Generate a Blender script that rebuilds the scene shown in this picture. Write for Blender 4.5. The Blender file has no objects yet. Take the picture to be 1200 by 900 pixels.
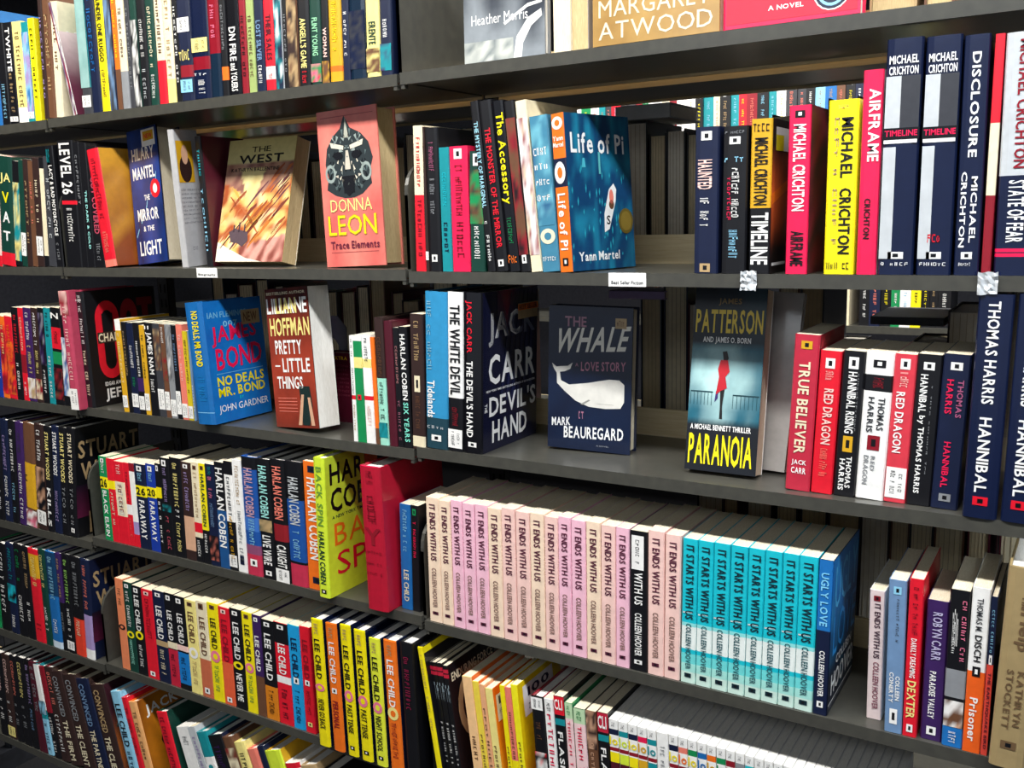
import bpy, math, random, zlib
from mathutils import Matrix, Vector, noise
random.seed(7)
SC = bpy.context.scene
COL = SC.collection
S = 0.93                                   # metric scale of the measured shelving
# ---------------------------------------------------------------- camera
CP = Vector((0.96594*S, -1.23848*S, 0.13557*S))
YAW, PIT, ROL, FPX = -0.55718, -0.17201, -0.02773, 1122.82
FW = Vector((math.sin(YAW)*math.cos(PIT), math.cos(YAW)*math.cos(PIT), math.sin(PIT)))
R0 = FW.cross(Vector((0, 0, 1))).normalized(); U0 = R0.cross(FW)
RT = R0*math.cos(ROL) + U0*math.sin(ROL); UP = -R0*math.sin(ROL) + U0*math.cos(ROL)
cd = bpy.data.cameras.new('camera'); cam = bpy.data.objects.new('camera', cd); COL.objects.link(cam)
cd.sensor_width = 36; cd.lens = 36*FPX/1200; cd.clip_start = 0.02; cd.clip_end = 60
M3 = Matrix((RT, UP, -FW)).transposed()
cam.matrix_world = Matrix.Translation(CP) @ M3.to_4x4()
SC.camera = cam
SC.view_settings.view_transform = 'Standard'
SC.view_settings.look = 'None'
SC.view_settings.gamma = 1
SC.view_settings.exposure = 0.12
# ---------------------------------------------------------------- light
W = bpy.data.worlds.new('world'); SC.world = W; W.use_nodes = True
W.node_tree.nodes['Background'].inputs[0].default_value = (0.80, 0.88, 1.0, 1)
W.node_tree.nodes['Background'].inputs[1].default_value = 0.28
def area(name, loc, sx, sy, power, col=(1, 1, 1), rot=(0, 0, 0)):
    l = bpy.data.lights.new(name, 'AREA'); l.shape = 'RECTANGLE'; l.size = sx; l.size_y = sy
    l.energy = power; l.color = col
    o = bpy.data.objects.new(name, l); COL.objects.link(o); o.location = loc; o.rotation_euler = rot
    return o
area('aisle_light', (-0.9, -0.76, 1.30), 1.3, 0.16, 41, (1, 0.96, 0.88))
area('aisle_light', (0.6, -0.76, 1.30), 1.3, 0.16, 42, (0.97, 0.98, 1.0))
area('aisle_light', (2.1, -0.76, 1.30), 1.3, 0.16, 40, (0.85, 0.93, 1.0))
area('front_fill_light', (0.9, -2.6, 1.1), 3.6, 0.5, 12, (0.86, 0.93, 1.0), (math.radians(62), 0, math.radians(12)))  # added cool fill from high behind the camera, not an actual window
area('far_aisle_light', (0.2, 1.0, 1.30), 3.0, 0.2, 75, (1, 0.98, 0.94))
# ---------------------------------------------------------------- pixel helper: a point of the place from the plane it lies on
def ray(px, py): return (FW + RT*((px-600)/FPX) - UP*((py-450)/FPX))
def on_y(px, py, Y): d = ray(px, py); t = (Y-CP.y)/d.y; return CP + d*t
def on_z(px, py, Z): d = ray(px, py); t = (Z-CP.z)/d.z; return CP + d*t
def proj(P): d = Vector(P)-CP; z = d.dot(FW); return 600+FPX*d.dot(RT)/z, 450-FPX*d.dot(UP)/z
def x_at(px, Y, Z):
    a, b = -2.5, 2.0
    for _ in range(40):
        m = (a+b)/2
        if proj((m, Y, Z))[0] < px: a = m
        else: b = m
    return (a+b)/2
# ---------------------------------------------------------------- materials
def lin(h):
    r = [int(h[i:i+2], 16)/255 for i in (0, 2, 4)]
    return tuple((c/12.92 if c <= .04045 else ((c+.055)/1.055)**2.4) for c in r)
def new_mat(name):
    m = bpy.data.materials.new(name); m.use_nodes = True; nt = m.node_tree
    return m, nt, nt.nodes['Principled BSDF']
def mat_print(name, rough, coat):
    m, nt, b = new_mat(name)
    a = nt.nodes.new('ShaderNodeVertexColor'); a.layer_name = 'Col'
    tc = nt.nodes.new('ShaderNodeTexCoord'); n = nt.nodes.new('ShaderNodeTexNoise')
    n.inputs['Scale'].default_value = 90; n.inputs['Detail'].default_value = 3
    nt.links.new(tc.outputs['Object'], n.inputs['Vector'])
    mr = nt.nodes.new('ShaderNodeMapRange'); mr.inputs[3].default_value = 0.82; mr.inputs[4].default_value = 1.12
    nt.links.new(n.outputs['Fac'], mr.inputs[0])
    mx = nt.nodes.new('ShaderNodeVectorMath'); mx.operation = 'MULTIPLY'
    nt.links.new(a.outputs['Color'], mx.inputs[0]); nt.links.new(mr.outputs[0], mx.inputs[1])
    nt.links.new(mx.outputs[0], b.inputs['Base Color'])
    b.inputs['Roughness'].default_value = rough; b.inputs['Coat Weight'].default_value = coat
    b.inputs['Coat Roughness'].default_value = 0.12
    bp = nt.nodes.new('ShaderNodeBump'); bp.inputs['Strength'].default_value = 0.12; bp.inputs['Distance'].default_value = 0.002
    n2 = nt.nodes.new('ShaderNodeTexNoise'); n2.inputs['Scale'].default_value = 25
    nt.links.new(tc.outputs['Object'], n2.inputs['Vector']); nt.links.new(n2.outputs['Fac'], bp.inputs['Height'])
    nt.links.new(bp.outputs[0], b.inputs['Normal'])
    return m
M_PRINT = mat_print('printed_card', 0.42, 0.15)
M_GLOSS = mat_print('glossy_jacket', 0.25, 0.6)
def mat_noise(name, c1, c2, scale, rough, metal=0, stretch=(1, 1, 1), bump=0.1):
    m, nt, b = new_mat(name)
    tc = nt.nodes.new('ShaderNodeTexCoord'); mp = nt.nodes.new('ShaderNodeMapping'); mp.inputs['Scale'].default_value = stretch
    n = nt.nodes.new('ShaderNodeTexNoise'); n.inputs['Scale'].default_value = scale; n.inputs['Detail'].default_value = 4
    cr = nt.nodes.new('ShaderNodeValToRGB'); cr.color_ramp.elements[0].color = (*lin(c1), 1); cr.color_ramp.elements[1].color = (*lin(c2), 1)
    cr.color_ramp.elements[0].position = .3; cr.color_ramp.elements[1].position = .7
    nt.links.new(tc.outputs['Object'], mp.inputs[0]); nt.links.new(mp.outputs[0], n.inputs['Vector'])
    nt.links.new(n.outputs['Fac'], cr.inputs[0]); nt.links.new(cr.outputs[0], b.inputs['Base Color'])
    b.inputs['Roughness'].default_value = rough; b.inputs['Metallic'].default_value = metal
    bp = nt.nodes.new('ShaderNodeBump'); bp.inputs['Strength'].default_value = bump; bp.inputs['Distance'].default_value = 0.001
    nt.links.new(n.outputs['Fac'], bp.inputs['Height']); nt.links.new(bp.outputs[0], b.inputs['Normal'])
    return m
M_METAL = mat_noise('grey_powder_coat', '403f3a', '494841', 60, 0.3, 0.0, bump=0.08)
M_METAL.node_tree.nodes['Principled BSDF'].inputs['Coat Weight'].default_value = 0.12
M_METAL.node_tree.nodes['Principled BSDF'].inputs['Coat Roughness'].default_value = 0.12
M_TAN = mat_noise('tan_rail', 'dcc492', 'ead6aa', 30, 0.5, stretch=(1, 20, 20))
M_DARK = mat_noise('dark_upright', '2a2b30', '383a40', 40, 0.5)
PAPER = {'cr': mat_noise('cream_paper', 'dccca8', 'efe4cb', 200, 0.8, stretch=(9, .6, .6), bump=.4),
         'w': mat_noise('white_paper', 'e2ddd2', 'f6f2ea', 160, 0.8, stretch=(9, .6, .6), bump=.4),
         'tn': mat_noise('browned_paper', 'bca070', 'd6be8c', 160, 0.85, stretch=(9, .6, .6), bump=.4),
         'gp': mat_noise('shaded_paper', '5a544b', '8a8172', 120, 0.85, stretch=(9, .6, .6), bump=.4)}  # copy of the page paper with shade put into its colour; unused
M_FLOOR = mat_noise('carpet', '1d1d22', '2b2a2c', 200, 0.95)
M_WALL = mat_noise('painted_wall', '33343c', '3c3d45', 60, 0.9)
M_CEIL = mat_noise('ceiling_tile', 'd8d6d0', 'e8e6e0', 80, 0.9)
PAL = {'k': ('0d0d12', 'black'), 'w': ('f6f4ef', 'white'), 'cr': ('eee0bd', 'cream'), 'r': ('e0182c', 'red'), 'dr': ('8c1424', 'dark red'),
 'cm': ('e8194e', 'crimson'), 'mr': ('4e1222', 'maroon'), 'o': ('f2721c', 'orange'), 'y': ('f6e312', 'yellow'), 'ly': ('f4e38a', 'pale yellow'),
 'lm': ('d6ea3a', 'lime'), 'g': ('148a4e', 'green'), 'dg': ('0d3b30', 'dark green'), 'tl': ('138c94', 'teal'), 'cy': ('18c0cf', 'cyan'),
 'b': ('1a68ac', 'blue'), 'rb': ('16389c', 'royal blue'), 'nv': ('101a38', 'navy'), 'lb': ('8fcbe6', 'light blue'), 'pu': ('3a1f58', 'purple'),
 'lp': ('a48fc0', 'lilac'), 'pk': ('f07a98', 'pink'), 'pp': ('f7cdc2', 'pale pink'), 'pl': ('f6bfd0', 'rose pink'), 'pe': ('f8dcc0', 'peach'),
 'br': ('6a4630', 'brown'), 'db': ('33211e', 'dark brown'), 'tn': ('b89a6e', 'tan'), 'gd': ('d9a520', 'gold'), 'gy': ('8b8d90', 'grey'),
 'dgy': ('3a3b40', 'dark grey'), 'sv': ('c2c6c8', 'silver'), 'sa': ('ee7f6c', 'salmon'), 'bg': ('6f8fb4', 'grey-blue'), 'ng': ('0f2438', 'dark teal'), 'sk':('d8a888','skin')}
def C(k):
    if isinstance(k, tuple): return k
    return lin(PAL[k][0]) if k in PAL else lin(k)
def mixc(a, b, t): t = max(0, min(1, t)); return tuple(x+(y-x)*t for x, y in zip(a, b))
# ---------------------------------------------------------------- glyphs
CHARS = "ABCDEFGHIJKLMNOPQRSTUVWXYZabcdefghijklmnopqrstuvwxyz0123456789.,'&-/"
GL = {}
def build_glyphs():
    for style, off in (('b', 0.022), ('n', 0.0)):
        obs = []
        for c in CHARS:
            cu = bpy.data.curves.new('g', 'FONT'); cu.body = c; cu.offset = off; cu.resolution_u = 2; cu.fill_mode = 'FRONT'
            o = bpy.data.objects.new('g', cu); COL.objects.link(o); obs.append((c, o))
        dg = bpy.context.evaluated_depsgraph_get(); dg.update()
        for c, o in obs:
            me = o.evaluated_get(dg).to_mesh()
            vs = [(v.co.x, v.co.y) for v in me.vertices]; fs = [tuple(p.vertices) for p in me.polygons]
            up = [1 if p.normal.z > 0 else 0 for p in me.polygons]
            fs = [f if u else tuple(reversed(f)) for f, u in zip(fs, up)]
            x0 = min(v[0] for v in vs); x1 = max(v[0] for v in vs)
            GL[style, c] = ([(x-x0, y) for x, y in vs], fs, x1-x0)
            o.evaluated_get(dg).to_mesh_clear()
        for c, o in obs:
            cu = o.data; bpy.data.objects.remove(o); bpy.data.curves.remove(cu)
build_glyphs()
def layout(s, style):
    vs, fs, x = [], [], 0
    for c in s:
        if c == ' ': x += .28; continue
        g = GL.get((style, c)) or GL[style, '-']
        n = len(vs); vs += [(p[0]+x, p[1]) for p in g[0]]; fs += [tuple(i+n for i in f) for f in g[1]]
        x += g[2]+.09
    y0 = min(v[1] for v in vs); y1 = max(v[1] for v in vs); x -= .09
    return [(p[0]/x, (p[1]-y0)/(y1-y0)) for p in vs], fs
# ---------------------------------------------------------------- mesh accumulators
class Acc:
    def __init__(s): s.v = []; s.f = []; s.c = []
    def face(s, pts, col):
        n = len(s.v); s.v += [tuple(p) for p in pts]; s.f.append(tuple(range(n, n+len(pts)))); s.c.append([C(col)]*len(pts))
    def box(s, a, b, col, taper=None):
        x0, y0, z0 = a; x1, y1, z1 = b
        P = [(x0,y0,z0),(x1,y0,z0),(x1,y1,z0),(x0,y1,z0),(x0,y0,z1),(x1,y0,z1),(x1,y1,z1),(x0,y1,z1)]
        for q in ((3,2,1,0),(4,5,6,7),(0,1,5,4),(1,2,6,5),(2,3,7,6),(3,0,4,7)): s.face([P[i] for i in q], col)
    def mesh(s, name, mat):
        me = bpy.data.meshes.new(name); me.from_pydata(s.v, [], s.f); me.update()
        ca = me.color_attributes.new('Col', 'FLOAT_COLOR', 'CORNER'); d = []
        for cs in s.c:
            for c in cs: d += [c[0], c[1], c[2], 1.0]
        ca.data.foreach_set('color', d)
        me.materials.append(mat); return me
    def obj(s, name, mat, parent=None):
        o = bpy.data.objects.new(name, s.mesh(name, mat)); COL.objects.link(o)
        if parent: o.parent = parent
        return o
class Art(Acc):
    """flat print on one face of a book; P(u, v) -> point, layer gives the paper-thin build-up of ink"""
    def on(s, P): s.P = P; return s
    def poly(s, pts, col, lay=0):
        s.face([s.P(u, v, lay) for u, v in pts], col)
    def rect(s, u0, v0, u1, v1, col, lay=0): s.poly([(u0,v0),(u1,v0),(u1,v1),(u0,v1)], col, lay)
    def disc(s, u, v, ru, rv, col, lay=0, n=18, a=0):
        s.poly([(u+ru*math.cos(t)*math.cos(a)-rv*math.sin(t)*math.sin(a)*.6, v+rv*math.sin(t)*math.cos(a)+ru*math.cos(t)*math.sin(a)*.6) for t in [i*2*math.pi/n for i in range(n)]], col, lay)
    def ring(s, u, v, ru, rv, w, col, lay=0, n=20):
        for i in range(n):
            a, b = i*2*math.pi/n, (i+1)*2*math.pi/n
            s.poly([(u+ru*math.cos(a), v+rv*math.sin(a)), (u+ru*math.cos(b), v+rv*math.sin(b)), (u+ru*w*math.cos(b), v+rv*w*math.sin(b)), (u+ru*w*math.cos(a), v+rv*w*math.sin(a))], col, lay)
    def grid(s, u0, v0, u1, v1, nu, nv, fn, lay=0):
        for i in range(nu):
            for j in range(nv):
                q = [(i, j), (i+1, j), (i+1, j+1), (i, j+1)]
                n = len(s.v); s.v += [tuple(s.P(u0+(u1-u0)*a/nu, v0+(v1-v0)*b/nv, lay)) for a, b in q]
                s.f.append((n, n+1, n+2, n+3)); s.c.append([fn(a/nu, b/nv) for a, b in q])
    def text(s, t, col, u0, v0, u1, v1, lay=2, down=False, up=False, style='b', slant=0, shear=0):
        """fits the string into the rect; down: reads top to bottom, letter heads towards +u"""
        if t.startswith('~'):
            n = int(int(t[1:] or 8)*1.5); x = 0; du = (u1-u0)*.12*(down or up); u0 += du; u1 -= du; rr = random.Random(zlib.crc32(('%s%.3f%.3f%d' % (t, v0, u0, len(s.v))).encode()))
            for i in range(n):
                w = 1/n
                if i and rr.random() < .13: continue
                a, b = i*w, i*w+w*rr.uniform(.5, .8); lo = rr.choice((0, 0, .05)); hi = rr.choice((1, .9, .75))
                k = rr.random(); q = w*.17
                rs = [(a, lo, a+q, hi), (b-q, lo, b, hi)]
                if k < .2: rs = [((a+b)/2-q/2, lo, (a+b)/2+q/2, hi), (a, hi-.16, b, hi)]
                elif k < .4: rs = [(a, lo, a+q, hi), (a, lo, b, lo+.15), (a, hi-.15, b, hi)]
                elif k < .6: rs += [(a, .42, b, .56)]
                elif k < .75: rs = [(a, lo, a+q, hi), (a, .45, b, .6), (a, hi-.15, b, hi)]
                elif k < .85: rs += [(a, hi-.15, b, hi), (a, lo, b, lo+.15)]
                _old = [(a, lo, b, hi)] if k < .25 else [(a, lo, a+w*.22, hi), (a, lo+.4*(hi-lo), b, lo+.6*(hi-lo))] if k < .6 else [(a, lo, a+w*.2, hi), (b-w*.2, lo, b, hi), (a, hi-.2, b, hi)]
                for r in rs: s._q(r, col, u0, v0, u1, v1, lay, down, up)
            return
        vs, fs = layout(t, style)
        n = len(s.v)
        for x, y in vs:
            x += slant*y*.02; y2 = y+shear*x
            if down: u, v = u0+(u1-u0)*y2, v1-(v1-v0)*x
            elif up: u, v = u1-(u1-u0)*y2, v0+(v1-v0)*x
            else: u, v = u0+(u1-u0)*x, v0+(v1-v0)*y2
            s.v.append(tuple(s.P(u, v, lay)))
        cc = C(col)
        for f in fs: s.f.append(tuple(i+n for i in f)); s.c.append([cc]*len(f))
    def _q(s, r, col, u0, v0, u1, v1, lay, down, up):
        a, lo, b, hi = r
        if down: s.rect(u0+(u1-u0)*lo, v1-(v1-v0)*b, u0+(u1-u0)*hi, v1-(v1-v0)*a, col, lay)
        elif up: s.rect(u1-(u1-u0)*hi, v0+(v1-v0)*a, u1-(u1-u0)*lo, v0+(v1-v0)*b, col, lay)
        else: s.rect(u0+(u1-u0)*a, v0+(v1-v0)*lo, u0+(u1-u0)*b, v0+(v1-v0)*hi, col, lay)
def meta(o, label, cat, group=None, kind=None):
    if label: o['label'] = label
    if cat: o['category'] = cat
    if group: o['group'] = group
    if kind: o['kind'] = kind
# ---------------------------------------------------------------- one book
E0 = 0.00035
def book(T, D, H, base, segs='', hard=False, side=None, paper='cr', front=None, gloss=False, name='book', simple=False, mott=0, bandside=False):
    """spine on the local -y face, thickness along x, front cover on the +x face, origin at the foot of the spine's left edge"""
    root = bpy.data.objects.new(name, None); COL.objects.link(root); root.empty_display_size = .02
    side = side or base
    ct = 0.0024 if hard else 0.0009
    ct = min(ct, T*.16)
    bulge = min(0.0022, T*.09) if hard else min(0.0006, T*.03)
    prof = [(0, .0012), (.06, -bulge), (.94, -bulge), (1, .0012)] if (not hard or simple) else [(0, .0016), (.05, -.35*bulge), (.22, -bulge), (.78, -bulge), (.95, -.35*bulge), (1, .0016)]
    # outer outline of the U from the left fore edge round the spine to the right fore edge
    out = [(0, D)]+[(T*u, y) for u, y in prof]+[(T, D)]
    inn = [(ct, D), (ct, ct+.001)]+[(ct+(T-2*ct)*u, ct+.0005) for u, y in prof[1:-1]]+[(T-ct, ct+.001), (T-ct, D)]
    items = []
    for s_ in [q for q in segs.split(';') if q]:
        items.append(s_.strip().split(':'))
    bands = sorted([(1-float(i[2]), 1-float(i[1]), i[0][1:]) for i in items if i[0].startswith('#')], key=lambda b: b[0]-b[1])
    cuts = sorted({0, 1} | {b[0] for b in bands} | {b[1] for b in bands})
    cuts = [c for c in cuts if 0 <= c <= 1]
    a = Acc(); m = len(out)
    for k in range(len(cuts)-1):
        z0, z1 = cuts[k]*H, cuts[k+1]*H; mid = (cuts[k]+cuts[k+1])/2
        bc = base
        for b0, b1, c in bands:
            if b0 <= mid <= b1: bc = c
        for i in range(m-1):
            col = (side if not bandside else bc) if i in (0, m-2) else bc
            p, q = out[i], out[i+1]
            a.face([(p[0], p[1], z0), (q[0], q[1], z0), (q[0], q[1], z1), (p[0], p[1], z1)], col)
    for i in range(m-1):
        p, q = inn[i], inn[i+1]
        a.face([(q[0], q[1], 0), (p[0], p[1], 0), (p[0], p[1], H), (q[0], q[1], H)], 'w' if not hard else side)
        p2, q2 = out[i], out[i+1]; col = side if i in (0, m-2) else base
        a.face([(p2[0], p2[1], H), (q2[0], q2[1], H), (q[0], q[1], H), (p[0], p[1], H)], col)
        a.face([(p2[0], p2[1], 0), (p[0], p[1], 0), (q[0], q[1], 0), (q2[0], q2[1], 0)], col)
    for k in (0, -1):
        a.face([(out[k][0], out[k][1], 0), (inn[k][0], inn[k][1], 0), (inn[k][0], inn[k][1], H), (out[k][0], out[k][1], H)], side)
    cover = a.obj('cover', M_GLOSS if gloss else M_PRINT, root)
    ins = .003 if hard else .0004
    pb = Acc(); zt = H-ins if not hard else H-.0035
    e = D-ins-.0005
    cc = .0012
    x0, x1 = ct+.0002, T-ct-.0002
    ring = [(x0, ct+.0012), (x1, ct+.0012), (x1, e), ((x0+x1)/2, e-cc), (x0, e)]
    zb = ins
    pb.face([(x, y, zt) for x, y in ring], 'cr'); pb.face([(x, y, zb) for x, y in reversed(ring)], 'cr')
    for i in range(5):
        p, q = ring[i], ring[(i+1) % 5]; pb.face([(*p, zb), (*q, zb), (*q, zt), (*p, zt)], 'cr')
    pb.obj('page_block', PAPER[paper], root)
    art = Art()
    SP = lambda u, v, l: (u*T, -bulge-E0*(1+l*.5), v*H)
    art.on(SP)
    if mott:
        rr = random.Random(int(T*1e6)+int(H*1e6)); o3 = rr.random()*50
        b1, b2 = C(base), C(side)
    for i in items:
        k = i[0]
        if k.startswith('#'): continue
        if k.startswith('@'):
            v0, v1 = 1-float(i[2]), 1-float(i[1])
            st = Art().on(SP); st.rect(.04, v0, .96, v1, k[1:], 1)
            st.text('~6', 'dgy', .2, v0+(v1-v0)*.12, .5, v1-(v1-v0)*.12, 2, down=True); st.text('~4', 'dgy', .6, v0+(v1-v0)*.2, .82, v1-(v1-v0)*.2, 2, down=True)
            st.obj('spine_label', M_PRINT, cover)
            continue
        if k.startswith('|'):
            art.rect(float(i[3]), 1-float(i[2]), float(i[4]), 1-float(i[1]), k[1:], 1); continue
        if k.startswith('*'):
            v0, v1 = 1-float(i[2]), 1-float(i[1]); art.rect(.28, v0, .72, v1, k[1:], 1)
            art.rect(.42, v0+(v1-v0)*.25, .58, v0+(v1-v0)*.75, 'k' if k[1:] != 'k' else 'w', 2); continue
        if k.startswith('o'):
            if k[1:] in PAL and len(i) == 3:
                v0, v1 = 1-float(i[2]), 1-float(i[1]); art.disc(.5, (v0+v1)/2, .42, (v1-v0)/2, k[1:], 1); art.disc(.5, (v0+v1)/2, .2, (v1-v0)/4, base, 2); continue
        if k.startswith('^'):
            rr = random.Random(len(segs)+int(H*1e5)); v0, v1 = 1-float(i[2]), 1-float(i[1]); cs = [C(c) for c in k[1:].split(',')]
            o3 = rr.random()*90
            def fn(x, y, cs=cs, o3=o3):
                t = (noise.noise(Vector((x*2.1+o3, y*5+o3, 0)))+.5)*len(cs)
                j = int(max(0, min(len(cs)-1.001, t))); return mixc(cs[j], cs[min(j+1, len(cs)-1)], t-j)
            art.grid(.03, v0, .97, v1, 4, max(3, int((v1-v0)*24)), fn, 0); continue
        hor = k.startswith('='); upw = k.startswith('<'); t = k[1:] if hor or upw else k
        st = 'n' if t.startswith('_') else 'b'; t = t.lstrip('_')
        v0, v1 = 1-float(i[3]), 1-float(i[2])
        u0, u1 = (float(i[4]), float(i[5])) if len(i) > 5 else ((.25, .75) if not hor else (.1, .9))
        art.text(t, i[1], u0, v0, u1, v1, 2, down=not hor and not upw, up=upw, style=st)
    if front:
        art.on(lambda u, v, l: (T+E0*(1+l*.5), u*D, v*H)); front(art)
    if art.v: art.obj('lettering' if not front else 'cover_print', M_GLOSS if gloss else M_PRINT, root)
    return root
# ---------------------------------------------------------------- the shelving: bays 0.8556 m wide, three in view
BW = 0.92*S
ZS = {(1,0):.361,(1,1):.3622,(1,2):.3632,(2,0):.0581,(2,1):.0571,(2,2):.0539,(3,0):-.2461,(3,1):-.2428,(3,2):-.2378,
      (4,0):-.5522,(4,1):-.5391,(4,2):-.5449,(5,0):-.845,(5,1):-.8391,(5,2):-.846,(6,0):-1.148,(6,1):-1.142,(6,2):-1.148,(0,0):.665,(0,1):.665,(0,2):.665}
ZS = {k: v*S for k, v in ZS.items()}
LIP = .0182*S
FLOOR = -1.40; CEIL = 1.36
ORD = ['zeroth', 'top', 'second', 'third', 'fourth', 'fifth', 'sixth']
BAYN = ['left bay', 'middle bay', 'right bay']
def plain(name, boxes, mat, parent=None):
    a = Acc()
    for b0, b1 in boxes: a.box(b0, b1, 'w')
    return a.obj(name, mat, parent)
def bevel(o, w=.0008):
    m = o.modifiers.new('bevel', 'BEVEL'); m.width = w; m.segments = 2; m.limit_method = 'ANGLE'; return o
for i, (z, m, nm) in enumerate(((FLOOR, M_FLOOR, 'floor'), (CEIL+.05, M_CEIL, 'ceiling'))):
    o = plain(nm, [((-4, -6, z-.05 if i == 0 else z), (4, 4.2, z if i == 0 else z+.05))], m); o['kind'] = 'structure'
for nm, a_, b_ in (('wall_left', (-4.05, -3.6, FLOOR), (-4, 4.2, CEIL+.05)), ('wall_right', (4, -3.6, FLOOR), (4.05, 4.2, CEIL+.05)), ('wall_back', (-4, 4.15, FLOOR), (4, 4.2, CEIL+.05))):
    o = plain(nm, [(a_, b_)], M_WALL); o['kind'] = 'structure'
def bracket(x, z, parent, flip, h=.158):
    a = Acc(); t = .0016; D0, D1 = .006, .222; r = .045; pts = [(D0, 0), (D1, 0), (D1, h)]
    for k in range(7):
        an = math.pi/2*k/6; pts.append((D0+r-r*math.sin(an), h-r+r*math.cos(an)))
    n = len(pts)
    for xx, rev in ((x, flip), (x+t*(1 if not flip else -1), not flip)):
        P = [(xx, y, z+v) for y, v in pts]; a.face(P if not rev else P[::-1], 'w')
    # folded front flange
    fl = .006*(1 if not flip else -1)
    for k in range(2, n):
        p, q = pts[k], pts[(k+1) % n]
        a.face([(x, p[0], z+p[1]), (x, q[0], z+q[1]), (x+fl, q[0], z+q[1]), (x+fl, p[0], z+p[1])], 'w')
    o = a.obj('end_bracket', M_METAL, parent); return o
def shelf(lv, bay, far=False):
    z = ZS[lv, bay]; x0 = (bay-2)*BW + .003; x1 = x0+BW-.006
    root = bpy.data.objects.new('metal_shelf', None); COL.objects.link(root); root.location = (x0, 0, z)
    w = x1-x0
    if far:
        root.location.y = .252*1.0
        bevel(plain('shelf_board', [((0, 0, -.012), (w, .235, 0))], M_METAL, root))
        plain('rear_rail', [((0, -.004, -.022), (w, .0, .036))], M_TAN, root)
        plain('front_lip', [((0, .235, -LIP), (w, .237, 0))], M_TAN, root)
        meta(root, '%s shelf on the far side of the shelving, %s' % (ORD[lv], BAYN[bay]), 'shelf', 'shelves on the far side')
        return root
    bevel(plain('shelf_board', [((0, .0022, -.012), (w, .228, -.0002))], M_METAL, root))
    bevel(plain('front_lip', [((0, 0, -LIP), (w, .0022, 0)), ((0, .0022, -LIP), (w, .012, -LIP+.0015))], M_METAL, root), .0005)
    bevel(plain('back_rail', [((0, .226, -.016), (w, .231, .044))], M_TAN, root), .0005)
    if lv != 3:
        if not (lv==4 and bay == 0): bracket(0, 0, root, True)
        bracket(w, 0, root, False)
    # slot hooks at the shelf ends, just under the lip
    for xx in (.001, w-.007):
        plain('shelf_hook', [((xx, .001, -LIP-.006), (xx+.006, .010, -LIP))], M_METAL, root)
    meta(root, 'dark grey metal shelf carrying books, the %s one in the %s' % (ORD[lv], BAYN[bay]), 'shelf', 'metal library shelves')
    return root
for lv in range(1, 7):
    for bay in range(3): shelf(lv, bay)
for lv in range(1, 6):
    for bay in range(1, 3): shelf(lv, bay, True)
for i, nm in ((-1, 'between left and middle bays'), (0, 'between middle and right bays'), (1, 'closing the right bay'), (-2, 'closing the left bay')):
    r = bpy.data.objects.new('shelf_upright', None); COL.objects.link(r); r.location = (i*BW, .241, FLOOR)
    a = Acc(); h = .72-FLOOR
    a.box((-.016, -.0095, 0), (.016, -.008, h), 'w'); a.box((-.016, -.0095, 0), (-.0145, .009, h), 'w'); a.box((.0145, -.0095, 0), (.016, .009, h), 'w')
    a.box((-.016, .0075, 0), (.016, .009, h), 'w')
    a.obj('post', M_DARK, r)
    a = Acc()
    for k in range(60):
        z = .15+k*.0325
        for x in (-.009, .005): a.box((x, -.0100, z), (x+.004, -.0096, z+.018), 'w')
    s_ = a.obj('slot_column', mat_noise('slot_shadow', '08080a', '101012', 10, .9) if i == -1 else bpy.data.materials['slot_shadow'], r)
    plain('base_foot', [((-.02, -.235, .0), (.02, .24, .06))], M_DARK, r)
    meta(r, 'slotted metal upright %s, behind the shelf ends' % nm, 'upright', 'shelving uprights')
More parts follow.
